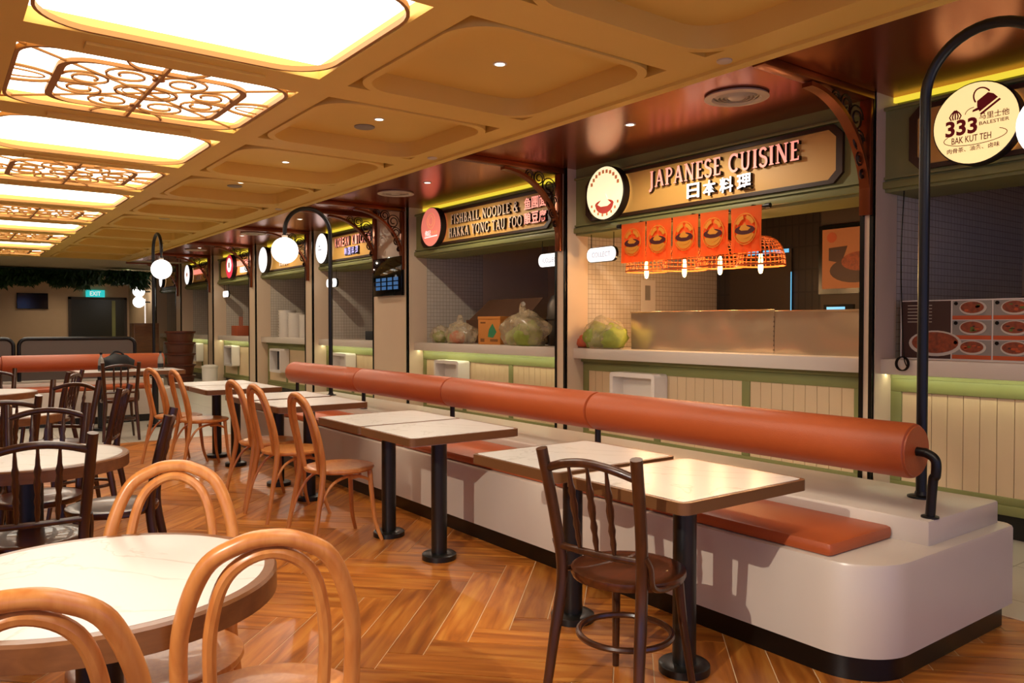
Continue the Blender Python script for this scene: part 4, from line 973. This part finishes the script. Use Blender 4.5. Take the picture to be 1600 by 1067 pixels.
# ------------------------------------------------------------------ tables
def rect_table(y, lab, k):
    t = thing('marble_table', lab, 'table', (2.32, y, 0)); hx, hy = .352, .302
    MB().prism(rrect(-hx, hx, -hy, hy, .035, 6), FZ, .705, .746).build('table_edge', 'bronze_edge', t, True, bevel=0.0, fix=True)
    MB().prism(rrect(-hx + .018, hx - .018, -hy + .018, hy - .018, .022, 6), FZ, .70, .7475).build('marble_top', 'marble', t, True, fix=True)
    MB().lathe([(.098, 0), (.098, .028), (.09, .034), (.05, .036)], n=28).build('base_disc', 'black_base', t, True)
    MB().lathe([(.045, .03), (.045, .705)], n=22).build('pedestal', 'black_base', t, True)
    box('mount_plate', 'black_base', -.2, .2, -.12, .12, .692, .704, t)
TL = [(2.01, 'marble topped table by the bench with the dark spindle chair tucked in'), (2.664, 'marble topped table right behind the one with the dark chair'), (3.82, 'marble topped bench table without a chair, nearer of its pair to the dark chair'),
      (4.43, 'marble topped bench table with one light bentwood chair, next to the chairless table'), (5.72, 'marble topped bench table with a light chair, nearer of the second pair'), (6.38, 'marble topped bench table in the second pair from the lamp end'),
      (7.52, 'marble topped bench table with light chair near the far bench end'), (8.13, 'last marble topped bench table next to the pale aisle')]
for k, (y, l) in enumerate(TL): rect_table(y, l, k)
def round_table(x, y, lab):
    t = thing('round_table', lab, 'table', (x, y, 0)); r = .395
    MB().lathe([(r - .02, .690), (r, .694), (r, .742), (r - .006, .748), (r - .03, .748), (r - .03, .70)], n=64, cap=False).build('wood_rim', 'table_edge', t, True)
    MB().lathe([(r - .029, .70), (r - .029, .7485), (.001, .7485)], n=64, cap=True).build('marble_top', 'marble', t, True)
    MB().lathe([(.05, .03), (.05, .70)], n=24).build('pedestal', 'black_base', t, True)
    MB().lathe([(.15, 0), (.15, .02), (.1, .03), (.05, .034)], n=32).build('base_disc', 'black_base', t, True)
round_table(.307, 2.016, 'round marble table among the light bentwood chairs in front')
round_table(.351, 4.053, 'round marble table ringed by dark spindle chairs, nearest the light hoop chairs')
round_table(.345, 6.15, 'middle round marble table of the dark chair group')
round_table(.38, 8.20, 'farthest round marble table before the pale aisle')
t = thing('aisle_table', 'dark edged table with bottles and black bag by the far bench', 'table', (2.05, 11.05, 0))
MB().prism(rrect(-.62, .62, -.36, .36, .03, 4), FZ, .70, .75).build('table_top', 'table_edge', t, True, fix=True); MB().prism(rrect(-.59, .59, -.33, .33, .02, 4), FZ, .72, .7515).build('marble_top', 'marble', t, True, fix=True)
for s_ in (-.32, .32):
    MB().lathe([(.04, .03), (.04, .70)], (s_, 0, 0), 16).build('pedestal', 'black_base', t, True); MB().lathe([(.1, 0), (.1, .03), (.04, .034)], (s_, 0, 0), 24).build('base_disc', 'black_base', t, True)
def bottle(x, y, z, lab, m='bottle_clear'):
    t = thing('bottle', lab, 'bottle', (x, y, z)); MB().lathe([(.035, 0), (.037, .02), (.037, .10), (.03, .15), (.014, .19), (.014, .21)], n=16).build('bottle_body', m, t, True)
    MB().lathe([(.038, .02), (.038, .075)], n=16, cap=False).build('wrap_label', 'print_black', t); MB().lathe([(.016, .21), (.016, .235), (.002, .236)], n=12).build('bottle_cap', 'trim_black', t, True)
bottle(1.72, 10.95, .7515, 'clear bottle with black wrap beside the black bag'); bottle(2.45, 11.1, .7515, 'clear bottle with black wrap next to the papers')
t = thing('backpack', 'black slumped backpack on the aisle table', 'bag', (1.93, 11.1, .7515)); bm = bmesh.new(); bmesh.ops.create_icosphere(bm, subdivisions=3, radius=1)
for v in bm.verts:
    p = v.co * (1 + .2 * noise.noise(v.co * 2.1)); v.co = (p.x * .2, p.y * .12, max(0, p.z * .12 + .09))
me = bpy.data.meshes.new('bag_body'); bm.to_mesh(me); bm.free(); me.materials.append(M['cloth_black']); me.polygons.foreach_set('use_smooth', [True] * len(me.polygons)); o = bpy.data.objects.new('bag_body', me); C.objects.link(o); o.parent = t
MB().tube(spline([(-.1, 0, .16), (-.03, 0, .24), (.05, 0, .22), (.1, 0, .16)], 5), .012, 6).build('carry_loop', 'cloth_black', t, True)
tagp(box('paper_sheets', 'paper', 2.12, 2.36, 10.9, 11.1, .7515, .757), 'white papers lying on the aisle table', 'papers')

# ------------------------------------------------------------------ chairs (local frame: seat centre at origin, facing +x)
def light_chair(mname):
    t = thing('bentwood_chair', 'x', 'chair'); m = mname; r = .0145
    MB().lathe([(.001, .434), (.18, .434), (.207, .440), (.214, .450), (.212, .462), (.192, .467), (.15, .460), (.001, .457)], n=36, cap=False).build('seat', m, t, True)
    hw = .165
    left = [(-.27, hw + .03, 0), (-.225, hw + .018, .22), (-.185, hw, .45), (-.20, hw + .005, .60), (-.235, hw - .002, .74), (-.265, .12, .86), (-.28, .055, .905), (-.283, 0, .915)]
    full = left + [(x, -y, z) for x, y, z in left[-2::-1]]
    pts = spline(full, 7); k = len(pts)
    MB().tube(pts, [.0130 + .0048 * min(1, p.z / .4) for p in pts], 10).build('back_hoop', m, t, True)
    inn = [(-.178, .100, .45), (-.205, .112, .60), (-.236, .108, .74), (-.262, .075, .845), (-.276, 0, .886)]
    MB().tube(spline(inn + [(x, -y, z) for x, y, z in inn[-2::-1]], 7), .0140, 9).build('inner_hoop', m, t, True)
    for s_ in (-1, 1):
        P = spline([(.14, s_ * .13, .445), (.15, s_ * .142, .28), (.165, s_ * .155, .12), (.20, s_ * .175, 0)], 6)
        MB().tube(P, [.0165 - .005 * i / (len(P) - 1) for i in range(len(P))], 10).build('front_leg', m, t, True)
        Q = spline([(-.235, s_ * .175, .17), (-.20, s_ * .168, .27), (-.13, s_ * .16, .375), (-.03, s_ * .15, .415), (.07, s_ * .14, .405), (.15, s_ * .137, .37)], 6)
        MB().tube(Q, .0095, 8).build('side_brace', m, t, True)
    MB().tube([(.12 * math.cos(a) , .15 * math.sin(a), .405) for a in [-PI / 2 + PI * i / 14 for i in range(15)]], .0095, 8).build('front_brace', m, t, True)
    return t
def dark_chair():
    t = thing('spindle_chair', 'x', 'chair'); m = 'walnut'
    MB().lathe([(.001, .43), (.18, .43), (.20, .436), (.206, .45), (.204, .464), (.19, .468), (.14, .462), (.001, .458)], n=36, cap=False).build('seat', 'walnut_seat', t, True)
    for s_ in (-1, 1):
        P = spline([(-.25, s_ * .185, 0), (-.215, s_ * .172, .22), (-.18, s_ * .16, .45), (-.205, s_ * .172, .65), (-.265, s_ * .188, .905)], 6)
        MB().tube(P, [.015 + .006 * min(1, i / 8) for i in range(len(P))], 10).build('rear_post', m, t, True)
        F = spline([(.13, s_ * .13, .44), (.15, s_ * .142, .25), (.185, s_ * .165, 0)], 6); MB().tube(F, [.019 - .006 * i / (len(F) - 1) for i in range(len(F))], 10).build('front_leg', m, t, True)
        B = spline([(-.195, s_ * .182, .575), (-.172, s_ * .188, .535), (-.155, s_ * .188, .47), (-.09, s_ * .19, .445), (.0, s_ * .198, .445)], 6); MB().tube(B, .010, 8).build('hip_brace', m, t, True)
    top = spline([(-.243, .18, .835), (-.262, .09, .862), (-.268, 0, .872), (-.262, -.09, .862), (-.243, -.18, .835)], 6); MB().tube(top, .0155, 10).build('top_rail', m, t, True)
    low = spline([(-.19, .165, .555), (-.203, 0, .555), (-.19, -.165, .555)], 6); MB().tube(low, .013, 10).build('lower_rail', m, t, True)
    for y in (-.075, 0.0, .075):
        a, b = Vector((-.200, y * .92, .555)), Vector((-.266, y, .865)); rr = [.006, .008, .011, .009, .013, .009, .0125, .014, .010, .014, .009, .008, .006, .006]
        MB().tube([a.lerp(b, i / 13) for i in range(14)], rr, 8).build('spindle', m, t, True)
    MB().tube([(.165 * math.cos(2 * PI * i / 32) - .02, .165 * math.sin(2 * PI * i / 32), .235) for i in range(32)], .0115, 8, True).build('ring_stretcher', m, t, True)
    return t
LA = light_chair('bent_beech'); LB = light_chair('bent_beech'); DK = dark_chair()
used = {}
def chair(proto, x, y, ang, label, group):
    o = proto if proto.name not in used else copy_tree(proto); used[proto.name] = 1
    o.location = (x, y, 0); o.rotation_euler = (0, 0, math.radians(ang)); o['label'] = label; o['group'] = group; return o
gl, gd = 'light bentwood hoop chairs', 'dark spindle chairs'
chair(LA, 2.03, 4.53, 2, 'light bentwood chair at the bench table next to the chairless table', gl)
chair(LA, 2.05, 5.36, 3, 'light bentwood chair at the second bench table pair, closer to the lone light chair', gl)
chair(LA, 2.055, 5.86, 4, 'light bentwood chair at the second bench table pair, farther from the lone light chair', gl)
chair(LA, 2.05, 7.57, 4, 'light bentwood chair at the last bench table pair with its seat in view', gl)
chair(LA, 1.93, 8.02, 14, 'light bentwood chair seen edge on at the table by the pale aisle', gl)
chair(LB, .47, 2.187, 248, 'light bentwood chair behind the front round table, its seat under the top', gl)
chair(LB, .61, 1.775, 73, 'light bentwood chair in front of the round table, its hoop crossing the marble', gl)
chair(LB, .17, 1.665, 76, 'closest light bentwood chair, only the hoop back in view over the front round table', gl)
chair(DK, 2.0, 1.995, 14, 'dark spindle chair standing alone at the bench table on the herringbone floor', gd)
chair(DK, .335, 3.74, 88, 'dark spindle chair with its back to the light hoop chairs at the second round table', gd)
chair(DK, .70, 4.18, 163, 'dark spindle chair on the floor side of the second round table', gd)
chair(DK, .43, 4.62, 253, 'dark spindle chair on the far side of the second round table', gd)
chair(DK, .73, 6.68, 228, 'dark spindle chair on the far side of the middle round table', gd)
chair(DK, .84, 6.08, 160, 'dark spindle chair on the floor side of the middle round table', gd)
chair(DK, .33, 5.78, 92, 'dark spindle chair between the second and middle round tables', gd)
chair(DK, .85, 8.40, 155, 'dark spindle chair on the floor side of the farthest round table', gd)
chair(DK, .46, 8.86, 265, 'dark spindle chair on the aisle side of the farthest round table', gd)
chair(DK, 1.78, 10.12, 84, 'dark spindle chair on the pale aisle at the table with bottles', gd)

# ------------------------------------------------------------------ end of the hall
d = struct(MB().box(3.48, 4.95, YEND - 0.05, YEND, 0, 2.13).build('door_2', 'door_dark')); d['label'] = 'wide dark glass door below the exit sign'
box('door_frame', 'wall_dark', 3.40, 3.48, YEND - .06, YEND, 0, 2.2, d); box('door_frame', 'wall_dark', 4.95, 5.03, YEND - .06, YEND, 0, 2.2, d); box('door_frame', 'wall_dark', 3.40, 5.03, YEND - .06, YEND, 2.13, 2.2, d); box('door_leaf_edge', 'sage', 4.6, 4.7, YEND - .055, YEND - .05, 0, 2.1, d)
t = thing('exit_sign', 'glowing cyan exit sign above the dark door', 'sign', (4.14, YEND - .02, 2.31)); box('light_box', 'exit_cyan', -.26, .26, -.06, 0, -.11, .11, t)
me = text_mesh('EXIT', 1, .004); fit_mesh(me, .3, .13); me.materials.append(M['print_white']); o = bpy.data.objects.new('lettering', me); C.objects.link(o); o.parent = t; o.location = (0, -.062, 0); o.rotation_euler = (PI / 2, 0, 0)
t = thing('television', 'black wall television on the beige end wall', 'television', (2.47, YEND - .01, 2.05)); box('casing', 'screen_black', -.40, .40, -.06, 0, -.235, .235, t, bevel=.006); box('glass_panel', 'screen_black', -.385, .385, -.063, -.06, -.22, .22, t)
# hanging plant garland: countless leaves
rng = random.Random(3); mb = MB(); mb2 = MB()
for i in range(11000):
    x = rng.uniform(-2.5, 4.9); y = 24.6 + rng.gauss(0, .18) - (0.9 if x > 3.9 else 0); drop = rng.random() ** 1.5 * .34 * (1 + .35 * math.sin(x * 3.1) * math.sin(x * 7)); z = 2.84 - drop
    a = rng.uniform(0, 2 * PI); L = rng.uniform(.10, .22); w = L * .17; d_ = Vector((math.cos(a) * .5, math.sin(a) * .5, -rng.uniform(.3, 1))).normalized(); s_ = d_.orthogonal().normalized() * w; p = Vector((x, y, z))
    (mb if drop > .17 else mb2).add([p, p + d_ * L * .5 + s_, p + d_ * L, p + d_ * L * .5 - s_], [(0, 1, 2, 3)])
t = thing('plant_garland', 'dark green leaf garland hanging from the ceiling before the end wall', 'plants'); t['kind'] = 'stuff'
o = mb.build('lower_leaves', 'leaf', t); o['kind'] = 'stuff'; o = mb2.build('upper_leaves', 'leaf', t); o['kind'] = 'stuff'
box('planter_trough', 'leaf', -2.5, 4.9, 24.5, 24.75, 2.72, 2.86, t)
t = thing('partition_cabinet', 'low brown wooden cabinet at the end of the corridor', 'cabinet', (4.47, 22.0, 0)); box('cabinet_body', 'table_edge', -.30, .30, -.25, .25, .08, 1.38, t, bevel=.01); box('plinth', 'plinth_black', -.28, .28, -.23, .23, 0, .08, t); box('door_leaf', 'table_edge', -.28, .28, -.262, -.25, .12, 1.34, t)
for k, q in enumerate(('bottom', 'second from the bottom', 'middle', 'second from the top', 'topmost')):
    t = thing('plastic_crate', 'round brown plastic tub before the far stalls, %s of its stack' % q, 'tub', (4.40, 18.1, .24 * k), 0, 'stacked brown tubs')
    MB().lathe([(.25, 0), (.285, .19), (.31, .20), (.31, .24)], n=28).build('tub_wall', 'bin_brown', t, True)
    MB().tube([(.312 * math.cos(2 * PI * i / 28), .312 * math.sin(2 * PI * i / 28), .225) for i in range(28)], .012, 6, True).build('rim_band', 'bin_brown', t, True)
t = thing('waste_bin', 'pale round waste bin beside the brown crates', 'bin', (4.80, 17.3, 0)); MB().lathe([(.15, 0), (.16, .42), (.17, .43), (.17, .46), (.12, .47)], n=24).build('bin_body', 'white_paint', t, True); MB().tube([(.11 * math.cos(a), .11 * math.sin(a), .472) for a in [2 * PI * i / 20 for i in range(20)]], .012, 6, True).build('rim', 'white_paint', t, True)
for i, (x, lab) in enumerate(((3.98, 'upper white globe wall light near the exit door'), (3.99, 'lower white globe wall light near the exit door'))):
    t = thing('globe_wall_light', lab, 'lamp', (4.80, 24.3, 2.29 - i * .30)); MB().lathe([(.16 * math.sin(PI * k / 12) + .0005, -.16 * math.cos(PI * k / 12)) for k in range(13)], n=20).build('globe', 'globe', t, True); MB().tube([(0, 0, 0), (.31, 0, 0)], .02, 6).build('wall_arm', 'black_metal', t)

# ------------------------------------------------------------------ lamps of the hall
def spot(name, loc, target, energy, ang, col=(1, .86, .68), blend=.5, size=.03):
    l = bpy.data.lights.new(name, 'SPOT'); l.energy = energy; l.spot_size = math.radians(ang); l.spot_blend = blend; l.color = col; l.shadow_soft_size = size
    o = bpy.data.objects.new(name, l); C.objects.link(o); o.location = loc; o.rotation_euler = (Vector(target) - Vector(loc)).to_track_quat('-Z', 'Y').to_euler(); return o
for y in COFFER_LAMPS: spot('downlight_beam', (2.92, y, 2.97), (2.92, y, 0), 28, 75)
for y in COPPER_LAMPS: spot('corridor_beam', (4.39, y, ZC - .02), (4.39, y, 0), 34, 172, blend=.35)
for x, y in END_LAMPS: spot('end_beam', (x, y, 2.85), (x, y, 0), 24, 150, (1, .86, .66), .6, .05)
# ceiling spotlight on the left of the hall, out of the picture: its beam makes the light patches and pole shadows on the bench front
spot('ceiling_spot_left_offscreen', (-2.3, .55, 2.80), (2.7, 3.0, .2), 380, 30, (1, .9, .76), .3, .015)
